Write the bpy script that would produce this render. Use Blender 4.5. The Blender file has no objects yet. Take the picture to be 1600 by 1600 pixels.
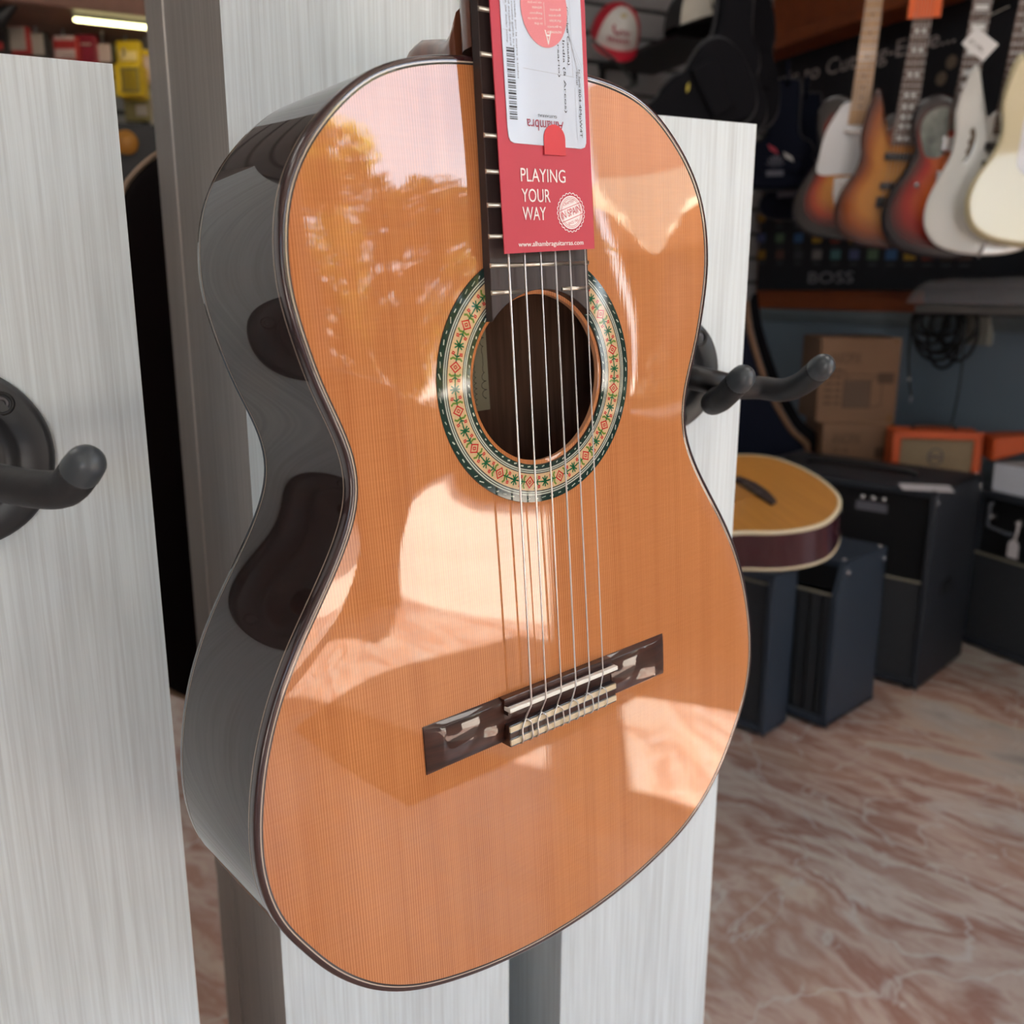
import bpy, bmesh, math, random
from mathutils import Vector, Matrix
random.seed(7)
S = bpy.context.scene
C = S.collection
# ------------------------------------------------------------------ camera, sky, sun, exposure
H = 1.10                                   # height of the lens above the floor
FPX = 1447.676                             # focal length in pixels of a 1600 px frame
M = Matrix(((0.9070306659393592, -0.09675514168567155, 0.40979728354759515),
            (-0.4210601069152382, -0.21290199052812908, 0.8816921961737489),
            (0.001938404016361129, -0.9722711478731363, -0.23384836455131197)))   # camera axes (right, down, forward) as columns
cam_d = bpy.data.cameras.new('camera'); cam = bpy.data.objects.new('camera', cam_d); C.objects.link(cam)
cam_d.sensor_width = 36; cam_d.lens = FPX / 1600 * 36; cam_d.clip_start = 0.02; cam_d.clip_end = 200
r_, d_, f_ = (M.col[i].copy() for i in range(3))
mw = Matrix.Identity(4)
for i in range(3):
    mw[i][0] = r_[i]; mw[i][1] = -d_[i]; mw[i][2] = -f_[i]
mw[2][3] = H
cam.matrix_world = mw
cam_d.dof.use_dof = True; cam_d.dof.focus_distance = 0.50; cam_d.dof.aperture_fstop = 8.5
S.camera = cam
S.view_settings.view_transform = 'Standard'; S.view_settings.look = 'None'
S.view_settings.gamma = 1; S.view_settings.use_curve_mapping = False
S.view_settings.exposure = 0.55

W = bpy.data.worlds.new('sky'); S.world = W; W.use_nodes = True
wn = W.node_tree.nodes; wl = W.node_tree.links; wn.clear()
wo = wn.new('ShaderNodeOutputWorld'); wb = wn.new('ShaderNodeBackground')
sk = wn.new('ShaderNodeTexSky'); sk.sky_type = 'NISHITA'; sk.sun_disc = False
sk.sun_elevation = math.radians(60); sk.sun_rotation = math.radians(115)
tc = wn.new('ShaderNodeTexCoord'); ns = wn.new('ShaderNodeTexNoise'); ns.inputs['Scale'].default_value = 2.2; ns.inputs['Detail'].default_value = 6
cr = wn.new('ShaderNodeValToRGB'); cr.color_ramp.elements[0].position = .38; cr.color_ramp.elements[1].position = .62
mx = wn.new('ShaderNodeMixRGB'); mx.inputs['Color2'].default_value = (7.6, 8.6, 9.8, 1)
wl.new(tc.outputs['Generated'], ns.inputs['Vector']); wl.new(ns.outputs['Fac'], cr.inputs['Fac'])
wl.new(cr.outputs['Color'], mx.inputs['Fac']); wl.new(sk.outputs['Color'], mx.inputs['Color1'])
wl.new(mx.outputs['Color'], wb.inputs['Color']); wb.inputs['Strength'].default_value = 0.70
wl.new(wb.outputs['Background'], wo.inputs['Surface'])

sun_d = bpy.data.lights.new('sun', 'SUN'); sun_d.energy = 31; sun_d.angle = math.radians(.6); sun_d.color = (1, .95, .86)
sun = bpy.data.objects.new('sun', sun_d); C.objects.link(sun)
sdir = Vector((-.82, .57, -1.75)).normalized()          # the way the sunlight travels
sun.rotation_euler = sdir.to_track_quat('-Z', 'Y').to_euler(); sun.location = (6, -4, 8)

# ------------------------------------------------------------------ helpers
def ray(u, v): return M @ Vector(((u - 800) / FPX, (v - 800) / FPX, 1))
O = Vector((0, 0, H))
def on_x(u, v, x): d = ray(u, v); return O + d * (x / d.x)
def on_y(u, v, y): d = ray(u, v); return O + d * (y / d.y)
def on_z(u, v, z): d = ray(u, v); return O + d * ((z - H) / d.z)
def at(u, v, Z): return O + ray(u, v) * Z                # the point of the pixel at depth Z

MATS = {}
def mat(name, col, rough=.5, metal=0, coat=0, coat_rough=.05, noise=0, nscale=(20, 20, 20), bump=0, bscale=60, spec=.5, emit=None, trans=0, alpha=1, col2=None, ior=1.45):
    if name in MATS: return MATS[name]
    m = bpy.data.materials.new(name); m.use_nodes = True; MATS[name] = m
    N = m.node_tree.nodes; L = m.node_tree.links; b = N['Principled BSDF']
    b.inputs['Base Color'].default_value = (*col, 1); b.inputs['Roughness'].default_value = rough
    b.inputs['Metallic'].default_value = metal; b.inputs['Coat Weight'].default_value = coat
    b.inputs['Coat Roughness'].default_value = coat_rough; b.inputs['Specular IOR Level'].default_value = spec
    b.inputs['Transmission Weight'].default_value = trans; b.inputs['Alpha'].default_value = alpha; b.inputs['IOR'].default_value = ior
    if emit: b.inputs['Emission Color'].default_value = (*emit[:3], 1); b.inputs['Emission Strength'].default_value = emit[3]
    t = N.new('ShaderNodeTexCoord')
    if noise or col2:
        mp = N.new('ShaderNodeMapping'); mp.inputs['Scale'].default_value = nscale
        n = N.new('ShaderNodeTexNoise'); n.inputs['Scale'].default_value = 1; n.inputs['Detail'].default_value = 5
        L.new(t.outputs['Object'], mp.inputs['Vector']); L.new(mp.outputs['Vector'], n.inputs['Vector'])
        c = N.new('ShaderNodeValToRGB'); c.color_ramp.elements[0].position = .3; c.color_ramp.elements[1].position = .7
        lo = col2 if col2 else tuple(x * (1 - noise) for x in col)
        hi = col if col2 else tuple(min(1, x * (1 + noise)) for x in col)
        c.color_ramp.elements[0].color = (*lo, 1); c.color_ramp.elements[1].color = (*hi, 1)
        L.new(n.outputs['Fac'], c.inputs['Fac']); L.new(c.outputs['Color'], b.inputs['Base Color'])
    if bump:
        n2 = N.new('ShaderNodeTexNoise'); n2.inputs['Scale'].default_value = bscale; n2.inputs['Detail'].default_value = 3
        L.new(t.outputs['Object'], n2.inputs['Vector'])
        bp = N.new('ShaderNodeBump'); bp.inputs['Strength'].default_value = bump; bp.inputs['Distance'].default_value = .002
        L.new(n2.outputs['Fac'], bp.inputs['Height']); L.new(bp.outputs['Normal'], b.inputs['Normal'])
    return m

class MB:
    def __init__(s): s.v = []; s.f = []; s.m = []; s.sm = []; s.attr = []
    def add(s, vs, fs, mi=0, smooth=False, T=None, attr=None):
        o = len(s.v)
        for i, p in enumerate(vs):
            p = Vector(p)
            if T is not None: p = T @ p
            s.v.append(p); s.attr.append(attr[i] if attr else 0.0)
        for f in fs: s.f.append([o + i for i in f]); s.m.append(mi); s.sm.append(smooth)
    def box(s, a, b, mi=0, T=None):
        x0, y0, z0 = a; x1, y1, z1 = b
        vs = [(x, y, z) for z in (z0, z1) for y in (y0, y1) for x in (x0, x1)]
        s.add(vs, [(0, 2, 3, 1), (4, 5, 7, 6), (0, 1, 5, 4), (2, 6, 7, 3), (0, 4, 6, 2), (1, 3, 7, 5)], mi, False, T)
    def cbox(s, c, d, mi=0, T=None): s.box([c[i] - d[i] / 2 for i in range(3)], [c[i] + d[i] / 2 for i in range(3)], mi, T)
    def prism(s, poly, z0, z1, mi=0, T=None, mi_side=None, smooth=False):
        n = len(poly); ms = mi if mi_side is None else mi_side
        s.add([(x, y, z1) for x, y in poly], [list(range(n))], mi, False, T)
        s.add([(x, y, z0) for x, y in poly], [list(range(n))[::-1]], mi, False, T)
        s.add([(x, y, z0) for x, y in poly] + [(x, y, z1) for x, y in poly], [(i, (i + 1) % n, n + (i + 1) % n, n + i) for i in range(n)], ms, smooth, T)
    def tube(s, pts, r, mi=0, seg=12, T=None, caps=True, round_end=False):
        pts = [Vector(p) for p in pts]; n = len(pts)
        rr = list(r) if hasattr(r, '__len__') else [r] * n
        if round_end:
            for side in (0, 1):
                e = pts[0] if side == 0 else pts[-1]; q = pts[1] if side == 0 else pts[-2]; R = rr[0] if side == 0 else rr[-1]
                d = (e - q).normalized(); ex = [(e + d * R * math.sin(a), max(R * math.cos(a), R * .02)) for a in (.35, .7, 1.05, 1.3, 1.56)]
                if side == 0: pts = [x[0] for x in ex[::-1]] + pts; rr = [x[1] for x in ex[::-1]] + rr
                else: pts = pts + [x[0] for x in ex]; rr = rr + [x[1] for x in ex]
            n = len(pts)
        vs = []; up = None
        for i in range(n):
            t = (pts[min(i + 1, n - 1)] - pts[max(i - 1, 0)])
            t = t.normalized() if t.length > 1e-9 else Vector((0, 0, 1))
            if up is None: up = t.orthogonal().normalized()
            else:
                up = up - t * up.dot(t)
                up = up.normalized() if up.length > 1e-6 else t.orthogonal().normalized()
            w = t.cross(up)
            for k in range(seg):
                a = 2 * math.pi * k / seg; vs.append(pts[i] + (up * math.cos(a) + w * math.sin(a)) * rr[i])
        fs = [(i * seg + k, i * seg + (k + 1) % seg, (i + 1) * seg + (k + 1) % seg, (i + 1) * seg + k) for i in range(n - 1) for k in range(seg)]
        if caps: fs += [list(range(seg))[::-1], [(n - 1) * seg + k for k in range(seg)]]
        s.add(vs, fs, mi, True, T)
    def ring(s, A, B, mi=0, smooth=True, closed=True, T=None):      # quad strip between two rows of points
        n = len(A); k = n if closed else n - 1
        s.add(list(A) + list(B), [(i, (i + 1) % n, n + (i + 1) % n, n + i) for i in range(k)], mi, smooth, T)
    def lathe(s, prof, mi=0, seg=40, T=None, a0=0, a1=2 * math.pi):   # profile of (r, z)
        full = abs(a1 - a0 - 2 * math.pi) < 1e-6; k = seg if full else seg + 1
        vs = [(r * math.cos(a0 + (a1 - a0) * i / seg), r * math.sin(a0 + (a1 - a0) * i / seg), z) for r, z in prof for i in range(k)]
        fs = [(j * k + i, j * k + (i + 1) % k, (j + 1) * k + (i + 1) % k, (j + 1) * k + i) for j in range(len(prof) - 1) for i in range(seg)]
        s.add(vs, fs, mi, True, T)
    def build(s, name, mats, parent=None, bevel=0, T=None, kind=None, seg=2, angle=35):
        me = bpy.data.meshes.new(name); me.from_pydata([tuple(p) for p in s.v], [], s.f)
        if not isinstance(mats, (list, tuple)): mats = [mats]
        for m in mats: me.materials.append(m)
        for i, p in enumerate(me.polygons): p.material_index = s.m[i]; p.use_smooth = s.sm[i]
        if any(s.attr):
            a = me.attributes.new('edge', 'FLOAT', 'POINT')
            for i, x in enumerate(s.attr): a.data[i].value = x
        bm = bmesh.new(); bm.from_mesh(me)
        bmesh.ops.remove_doubles(bm, verts=bm.verts, dist=1e-6)
        big = [f for f in bm.faces if len(f.verts) > 4]
        if big: bmesh.ops.triangulate(bm, faces=big)
        bmesh.ops.recalc_face_normals(bm, faces=bm.faces); bm.to_mesh(me); bm.free(); me.update()
        o = bpy.data.objects.new(name, me); C.objects.link(o)
        if parent is not None: o.parent = parent
        if T is not None:
            if parent is None: o.matrix_world = T
            else: o.matrix_local = T
        if kind: o['kind'] = kind
        if bevel:
            b = o.modifiers.new('bevel', 'BEVEL'); b.width = bevel; b.segments = seg; b.limit_method = 'ANGLE'; b.angle_limit = math.radians(angle)
        return o

def tag(o, label, cat, group=None):
    o['label'] = label; o['category'] = cat
    if group: o['group'] = group
    return o
def thing(name, T, label, cat, group=None):
    o = bpy.data.objects.new(name, None); C.objects.link(o); o.empty_display_size = .05
    o.matrix_world = T; return tag(o, label, cat, group)
def frame(origin, X, Y):                      # matrix with local x, y axes and origin
    X = Vector(X).normalized(); Y = Vector(Y); Y = (Y - X * Y.dot(X)).normalized(); Z = X.cross(Y)
    m = Matrix.Identity(4)
    for i in range(3): m[i][0] = X[i]; m[i][1] = Y[i]; m[i][2] = Z[i]; m[i][3] = origin[i]
    return m
def crom(P, k=6, closed=True):
    n = len(P); out = []; P = [Vector(p) for p in P]
    rng = range(n) if closed else range(n - 1)
    for i in rng:
        g = (lambda j: P[j % n]) if closed else (lambda j: P[max(0, min(n - 1, j))])
        p0, p1, p2, p3 = g(i - 1), g(i), g(i + 1), g(i + 2)
        for q in range(k):
            t = q / k
            out.append(.5 * ((2 * p1) + (p2 - p0) * t + (2 * p0 - 5 * p1 + 4 * p2 - p3) * t * t + (3 * p1 - p0 - 3 * p2 + p3) * t ** 3))
    if not closed: out.append(P[-1])
    return out
def offset(P, d):                              # move a closed counter-clockwise 2D loop outwards
    n = len(P); out = []
    for i in range(n):
        t = (P[(i + 1) % n] - P[i - 1]).normalized(); out.append(P[i] + Vector((t.y, -t.x)) * d)
    return out
def resample(P, n):
    L = [0]; m = len(P)
    for i in range(m): L.append(L[-1] + (P[(i + 1) % m] - P[i]).length)
    out = []; j = 0
    for k in range(n):
        s = L[-1] * k / n
        while L[j + 1] < s: j += 1
        t = (s - L[j]) / max(1e-9, L[j + 1] - L[j]); out.append(P[j].lerp(P[(j + 1) % m], t))
    return out
def text_into(mb, body, p, width=None, height=None, mi=0, rot=0, z=0, thick=.00015, align='LEFT', T=None, shear=0):
    cu = bpy.data.curves.new('t', 'FONT'); cu.body = body; cu.size = 1; cu.resolution_u = 3; cu.shear = shear
    ob = bpy.data.objects.new('t', cu); me = bpy.data.meshes.new_from_object(ob)
    xs = [v.co.x for v in me.vertices]; ys = [v.co.y for v in me.vertices]
    if not xs: return
    x0, x1, y0, y1 = min(xs), max(xs), min(ys), max(ys)
    sy = (height / (y1 - y0)) if height else None
    sx = (width / (x1 - x0)) if width else sy
    if sy is None: sy = sx
    ca, sa = math.cos(rot), math.sin(rot); w = (x1 - x0) * sx
    off = 0 if align == 'LEFT' else (-w / 2 if align == 'CENTER' else -w)
    vs = []
    for v in me.vertices:
        x = (v.co.x - x0) * sx + off; y = (v.co.y - y0) * sy
        vs.append((p[0] + ca * x - sa * y, p[1] + sa * x + ca * y, z + thick))
    mb.add(vs, [list(q.vertices) for q in me.polygons], mi, False, T)
    bpy.data.meshes.remove(me); bpy.data.objects.remove(ob); bpy.data.curves.remove(cu)
def strip(mb, pts, w, mi=0, z=0, closed=False, T=None):     # flat ribbon along a 2D polyline
    P = [Vector(p[:2]) for p in pts]; n = len(P); A = []; B = []
    for i in range(n):
        a = P[(i - 1) % n] if closed or i > 0 else P[i]; b = P[(i + 1) % n] if closed or i < n - 1 else P[i]
        t = (b - a).normalized(); nn = Vector((-t.y, t.x)) * w / 2
        A.append((*(P[i] + nn), z)); B.append((*(P[i] - nn), z))
    mb.ring(A, B, mi, False, closed, T)

# ------------------------------------------------------------------ materials
def wood_board(name, c1, c2, rough=.42):
    m = mat(name, c1, rough); N = m.node_tree.nodes; L = m.node_tree.links; b = N['Principled BSDF']
    t = N.new('ShaderNodeTexCoord'); mp = N.new('ShaderNodeMapping'); mp.inputs['Scale'].default_value = (480, 480, 8)
    n = N.new('ShaderNodeTexNoise'); n.inputs['Scale'].default_value = 1; n.inputs['Detail'].default_value = 4; n.inputs['Distortion'].default_value = .35
    mp2 = N.new('ShaderNodeMapping'); mp2.inputs['Scale'].default_value = (70, 70, 2.6)
    n2 = N.new('ShaderNodeTexNoise'); n2.inputs['Scale'].default_value = 1; n2.inputs['Detail'].default_value = 3; n2.inputs['Distortion'].default_value = 1.6
    L.new(t.outputs['Object'], mp.inputs['Vector']); L.new(mp.outputs['Vector'], n.inputs['Vector'])
    L.new(t.outputs['Object'], mp2.inputs['Vector']); L.new(mp2.outputs['Vector'], n2.inputs['Vector'])
    a = N.new('ShaderNodeMath'); a.operation = 'MULTIPLY_ADD'; a.inputs[1].default_value = .62
    L.new(n.outputs['Fac'], a.inputs[0]); 
    a2 = N.new('ShaderNodeMath'); a2.operation = 'MULTIPLY'; a2.inputs[1].default_value = .4; L.new(n2.outputs['Fac'], a2.inputs[0]); L.new(a2.outputs[0], a.inputs[2])
    c = N.new('ShaderNodeValToRGB'); c.color_ramp.elements[0].position = .36; c.color_ramp.elements[1].position = .6
    c.color_ramp.elements[0].color = (*c2, 1); c.color_ramp.elements[1].color = (*c1, 1)
    L.new(a.outputs[0], c.inputs['Fac']); L.new(c.outputs['Color'], b.inputs['Base Color'])
    bp = N.new('ShaderNodeBump'); bp.inputs['Strength'].default_value = .25; bp.inputs['Distance'].default_value = .0006
    L.new(n.outputs['Fac'], bp.inputs['Height']); L.new(bp.outputs['Normal'], b.inputs['Normal'])
    return m
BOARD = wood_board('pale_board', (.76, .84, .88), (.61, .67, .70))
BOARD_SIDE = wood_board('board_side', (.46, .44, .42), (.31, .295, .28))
BLACK = mat('black_plastic', (.012, .012, .013), .42)
RUBBER = mat('black_rubber', (.022, .022, .024), .55, bump=.25, bscale=90)
CHROME = mat('chrome', (.75, .76, .78), .18, 1)
STEEL = mat('steel', (.55, .55, .55), .35, 1)

def soundboard_mat():
    m = mat('cedar_top', (.60, .27, .10), .5, coat=1, coat_rough=.015, spec=.15); N = m.node_tree.nodes; L = m.node_tree.links; b = N['Principled BSDF']
    t = N.new('ShaderNodeTexCoord')
    def nz(sc, det=3, dist=0):
        mp = N.new('ShaderNodeMapping'); mp.inputs['Scale'].default_value = sc; n = N.new('ShaderNodeTexNoise')
        n.inputs['Scale'].default_value = 1; n.inputs['Detail'].default_value = det; n.inputs['Distortion'].default_value = dist
        L.new(t.outputs['Object'], mp.inputs['Vector']); L.new(mp.outputs['Vector'], n.inputs['Vector']); return n
    g = nz((1500, 3, 1), 1); g2 = nz((90, 1.2, 1), 2); g3 = nz((11, 5, 1), 3); g4 = nz((45, 700, 1), 2)
    wv = N.new('ShaderNodeTexWave'); wv.wave_type = 'BANDS'; wv.bands_direction = 'X'; wv.inputs['Scale'].default_value = 235; wv.inputs['Distortion'].default_value = 0
    wd = nz((16, 1.0, 1), 2); ws = N.new('ShaderNodeVectorMath'); ws.operation = 'SCALE'; ws.inputs['Scale'].default_value = .018; L.new(wd.outputs['Color'], ws.inputs[0])
    wa = N.new('ShaderNodeVectorMath'); wa.operation = 'ADD'; L.new(t.outputs['Object'], wa.inputs[0]); L.new(ws.outputs[0], wa.inputs[1]); L.new(wa.outputs[0], wv.inputs['Vector'])
    c = N.new('ShaderNodeValToRGB'); c.color_ramp.elements[0].position = .22; c.color_ramp.elements[1].position = .66
    c.color_ramp.elements[0].color = (.34, .095, .022, 1); c.color_ramp.elements[1].color = (.65, .265, .092, 1)
    def mul(a, k):
        q = N.new('ShaderNodeMath'); q.operation = 'MULTIPLY'; q.inputs[1].default_value = k; L.new(a, q.inputs[0]); return q.outputs[0]
    def addn(a, b2):
        q = N.new('ShaderNodeMath'); q.operation = 'ADD'; L.new(a, q.inputs[0]); L.new(b2, q.inputs[1]); return q.outputs[0]
    v = addn(addn(addn(mul(g.outputs['Fac'], .22), mul(g2.outputs['Fac'], .22)), addn(mul(g3.outputs['Fac'], .20), mul(g4.outputs['Fac'], .10))), mul(wv.outputs['Fac'], .22))
    L.new(v, c.inputs['Fac']); L.new(c.outputs['Color'], b.inputs['Base Color'])
    w = nz((5, 8, 1), 0); w2 = nz((900, 3, 1), 1)
    bp = N.new('ShaderNodeBump'); bp.inputs['Strength'].default_value = 1; bp.inputs['Distance'].default_value = .0006; L.new(w.outputs['Fac'], bp.inputs['Height'])
    bp2 = N.new('ShaderNodeBump'); bp2.inputs['Strength'].default_value = .5; bp2.inputs['Distance'].default_value = .000012
    L.new(w2.outputs['Fac'], bp2.inputs['Height']); L.new(bp.outputs['Normal'], bp2.inputs['Normal']); L.new(bp2.outputs['Normal'], b.inputs['Coat Normal']); b.inputs['Coat IOR'].default_value = 1.62
    return m
CEDAR = soundboard_mat()
ROSE = mat('dark_rosewood', (.035, .016, .012), .35, coat=1, coat_rough=.02, col2=(.016, .008, .007), nscale=(60, 4, 60))
ROSE_RIM = mat('dark_rosewood_rim', (.026, .012, .010), .45, coat=1, coat_rough=.02, spec=.05, col2=(.016, .008, .007), nscale=(4, 4, 60))
BRIDGE = mat('bridge_rosewood', (.070, .022, .013), .4, coat=1, coat_rough=.02, spec=.2, col2=(.014, .006, .005), nscale=(12, 220, 60))
EBONY = mat('fingerboard_wood', (.060, .042, .040), .42, col2=(.024, .015, .014), nscale=(320, 14, 60))
MAHOG = mat('mahogany', (.17, .055, .028), .3, coat=.8, coat_rough=.05, noise=.25, nscale=(150, 10, 150))
INSIDE = mat('inner_wood', (.26, .13, .085), .6, col2=(.13, .065, .04), nscale=(260, 12, 12))
IVORY = mat('ivory', (.80, .80, .74), .3)
CREAM = mat('cream_binding', (.72, .62, .42), .35, coat=.5)
BINDW = mat('white_line', (.52, .42, .33), .35, coat=1, coat_rough=.03)
BINDK = mat('black_line', (.012, .008, .008), .3, coat=1, coat_rough=.03)

# ------------------------------------------------------------------ the room
XW = 2.78; YB = 3.40; YF = -5.0; XF = 2.60; XL = -4.2; ZC = 2.75
def marble():
    m = mat('marble_floor', (.4, .3, .27), .22, spec=.5); N = m.node_tree.nodes; L = m.node_tree.links; b = N['Principled BSDF']
    t = N.new('ShaderNodeTexCoord')
    wn_ = N.new('ShaderNodeTexNoise'); wn_.inputs['Scale'].default_value = 1.0; wn_.inputs['Detail'].default_value = 6
    L.new(t.outputs['Object'], wn_.inputs['Vector'])
    sub = N.new('ShaderNodeVectorMath'); sub.operation = 'SUBTRACT'; sub.inputs[1].default_value = (.5, .5, .5); L.new(wn_.outputs['Color'], sub.inputs[0])
    sc = N.new('ShaderNodeVectorMath'); sc.operation = 'SCALE'; sc.inputs['Scale'].default_value = .45; L.new(sub.outputs[0], sc.inputs[0])
    ad = N.new('ShaderNodeVectorMath'); ad.operation = 'ADD'; L.new(t.outputs['Object'], ad.inputs[0]); L.new(sc.outputs[0], ad.inputs[1])
    mr = N.new('ShaderNodeMapping'); mr.inputs['Rotation'].default_value = (0, 0, math.radians(66)); L.new(ad.outputs[0], mr.inputs['Vector'])
    mp = N.new('ShaderNodeMapping'); mp.inputs['Scale'].default_value = (.62, 2.3, 1); L.new(mr.outputs[0], mp.inputs['Vector'])
    n1 = N.new('ShaderNodeTexNoise'); n1.inputs['Scale'].default_value = 1.0; n1.inputs['Detail'].default_value = 9; n1.inputs['Roughness'].default_value = .60; n1.inputs['Distortion'].default_value = .25
    L.new(mp.outputs['Vector'], n1.inputs['Vector'])
    c = N.new('ShaderNodeValToRGB'); E = c.color_ramp.elements
    E[0].position = .30; E[0].color = (.30, .29, .28, 1); E[1].position = .72; E[1].color = (.42, .40, .38, 1)
    for p, q in ((.37, (.50, .46, .42)), (.42, (.58, .47, .39)), (.455, (.41, .25, .20)), (.49, (.56, .45, .39)), (.525, (.35, .19, .15)), (.56, (.60, .52, .46)), (.60, (.42, .28, .235)), (.65, (.58, .52, .46))):
        e = E.new(p); e.color = (*q, 1)
    L.new(n1.outputs['Fac'], c.inputs['Fac'])
    vn = N.new('ShaderNodeTexNoise'); vn.inputs['Scale'].default_value = 3.0; vn.inputs['Detail'].default_value = 4; vn.inputs['Distortion'].default_value = 1.5
    L.new(ad.outputs[0], vn.inputs['Vector'])
    vr = N.new('ShaderNodeValToRGB'); F = vr.color_ramp.elements; F[0].position = .485; F[0].color = (0, 0, 0, 1); F[1].position = .515; F[1].color = (0, 0, 0, 1); e = F.new(.5); e.color = (.65, .65, .65, 1)
    L.new(vn.outputs['Fac'], vr.inputs['Fac'])
    mx1 = N.new('ShaderNodeMixRGB'); mx1.inputs['Color2'].default_value = (.62, .60, .57, 1); L.new(vr.outputs['Color'], mx1.inputs['Fac']); L.new(c.outputs['Color'], mx1.inputs['Color1'])
    pn = N.new('ShaderNodeTexNoise'); pn.inputs['Scale'].default_value = 1.1; pn.inputs['Detail'].default_value = 2; L.new(t.outputs['Object'], pn.inputs['Vector'])
    pr = N.new('ShaderNodeValToRGB'); pr.color_ramp.elements[0].position = .42; pr.color_ramp.elements[0].color = (.88, .92, .95, 1); pr.color_ramp.elements[1].position = .58; pr.color_ramp.elements[1].color = (1.08, 1.02, .99, 1)
    L.new(pn.outputs['Fac'], pr.inputs['Fac'])
    ml = N.new('ShaderNodeMixRGB'); ml.blend_type = 'MULTIPLY'; ml.inputs['Fac'].default_value = 1; L.new(mx1.outputs['Color'], ml.inputs['Color1']); L.new(pr.outputs['Color'], ml.inputs['Color2'])
    L.new(ml.outputs['Color'], b.inputs['Base Color'])
    return m
MARBLE = marble()
def struct(name, mb, m, **k): return mb.build(name, m, kind='structure', **k)
q = MB(); q.box((XL, YF, -.08), (XW, YB, 0)); struct('floor', q, MARBLE)
q = MB(); q.box((XL, YF - .1, ZC), (XF + .12, YB, ZC + .1)); q.box((XF + .12, -.32, ZC), (XW + .15, YB, ZC + .1)); struct('ceiling', q, mat('ceiling_paint', (.55, .55, .54), .8, noise=.04))
SLAT = mat('slatwall', (.29, .295, .305), .5, noise=.06); SLATK = mat('slat_groove', (.05, .05, .055), .6, noise=.1)
BLUE = mat('blue_grey_paint', (.20, .265, .33), .55, noise=.06, nscale=(3, 3, 3))
# back wall: slatted grey panels above the skirting paint
q = MB(); q.box((XL, YB, 0), (XW + .1, YB + .1, 1.02), 1)
z = 1.02
while z < ZC:
    q.box((XL, YB + .012, z), (XW + .1, YB + .1, z + .016), 2); q.box((XL, YB, z + .016), (XW + .1, YB + .1, min(ZC, z + .103)), 0); z += .103
struct('wall_back', q, [SLAT, BLUE, SLATK])
q = MB(); q.box((XW, 0, 0), (XW + .15, YB, 1.02), 1); q.box((XW, 0, 1.02), (XW + .15, YB, ZC), 0); q.box((XF, -.32, 0), (XF + .33, 0, ZC), 1)
struct('wall_right', q, [mat('orange_board', (.27, .062, .016), .45, noise=.15, nscale=(2, 20, 20)), BLUE])
GP = mat('grey_paint', (.26, .25, .245), .6, noise=.04)
q = MB(); q.box((XL - .1, YF, 0), (XL, YB, ZC)); struct('wall_left', q, GP)
q = MB(); q.box((XL, YF - .1, 0), (-2.6, YF, ZC)); q.box((-1.2, YF - .1, 0), (XF, YF, ZC)); q.box((-2.6, YF - .1, 2.4), (-1.2, YF, ZC)); struct('wall_front', q, GP)  # gap added in this wall to let in soft light from the left
FR = mat('dark_frame', (.03, .03, .032), .4, .6, noise=.05)
q = MB()                                          # piers, sill wall and head of the open shop front
q.box((XF, -1.26, 0), (XF + .12, -1.06, ZC)); q.box((XF, -2.9, 0), (XF + .12, -2.09, .92)); q.box((XF, -3.05, 0), (XF + .12, -2.9, ZC)); q.box((XF, YF, 2.35), (XF + .12, -.32, ZC)); q.box((XF, YF, 0), (XF + .12, YF + .25, ZC))
q.box((XF, -1.06, 0), (XF + .12, -.32, .80)); struct('trim_1', q, FR)
q = MB(); q.box((XF - .03, -1.06, .80), (XF + .15, -.32, .84)); struct('trim_2', q, FR)
q = MB(); q.box((-.60, -.42, 0), (.60, .42, .008)); tag(q.build('added_mat', mat('mat_brown', (.035, .025, .02), .95, noise=.3, bump=.6, bscale=200), T=Matrix.Translation((1.93, -1.08, 0)) @ Matrix.Rotation(math.radians(9), 4, 'Z')), 'dark mat added inside the shop entrance for an unlit band, met only as a reflection', 'added_mat')  # mat added to leave a dark band in the varnish reflection
GLS = mat('glass', (1, 1, 1), .0, trans=1, ior=1.45)
q = MB(); q.box((XW - .012, 1.0, .965), (XW, YB - .012, .985)); q.box((XW - .022, 1.0, .985), (XW, YB - .022, 1.018)); q.box((1.55, YB - .02, .97), (XW - .02, YB, 1.018))
struct('trim_3', q, mat('grey_rail', (.16, .19, .21), .45, noise=.05), bevel=.003)

# outdoors: pavement, hedge, tree and the house across the street, all met only in the varnish
q = MB(); q.box((XF + .12, -30, -.13), (34, 16, -.03)); q.box((-30, -30, -.13), (XF + .12, YF - .1, -.03))
struct('ground', q, mat('pavement', (.66, .57, .48), .7, noise=.10, nscale=(2, 2, 2), bump=.3, bscale=30))
def leaf_mat(name, col, col2):
    m = mat(name, col, .6, noise=.3, nscale=(2, 2, 2)); N = m.node_tree.nodes; L = m.node_tree.links
    tr = N.new('ShaderNodeBsdfTranslucent'); tr.inputs['Color'].default_value = (*col2, 1); ms = N.new('ShaderNodeMixShader'); ms.inputs['Fac'].default_value = .55
    L.new(N['Principled BSDF'].outputs[0], ms.inputs[1]); L.new(tr.outputs[0], ms.inputs[2]); L.new(ms.outputs[0], N['Material Output'].inputs['Surface']); return m
LEAF = leaf_mat('leaf', (.36, .33, .03), (.70, .60, .05)); LEAF2 = leaf_mat('leaf_pale', (.55, .45, .08), (.85, .72, .10)); HEDG = mat('hedge_leaf', (.05, .055, .02), .7)
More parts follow.
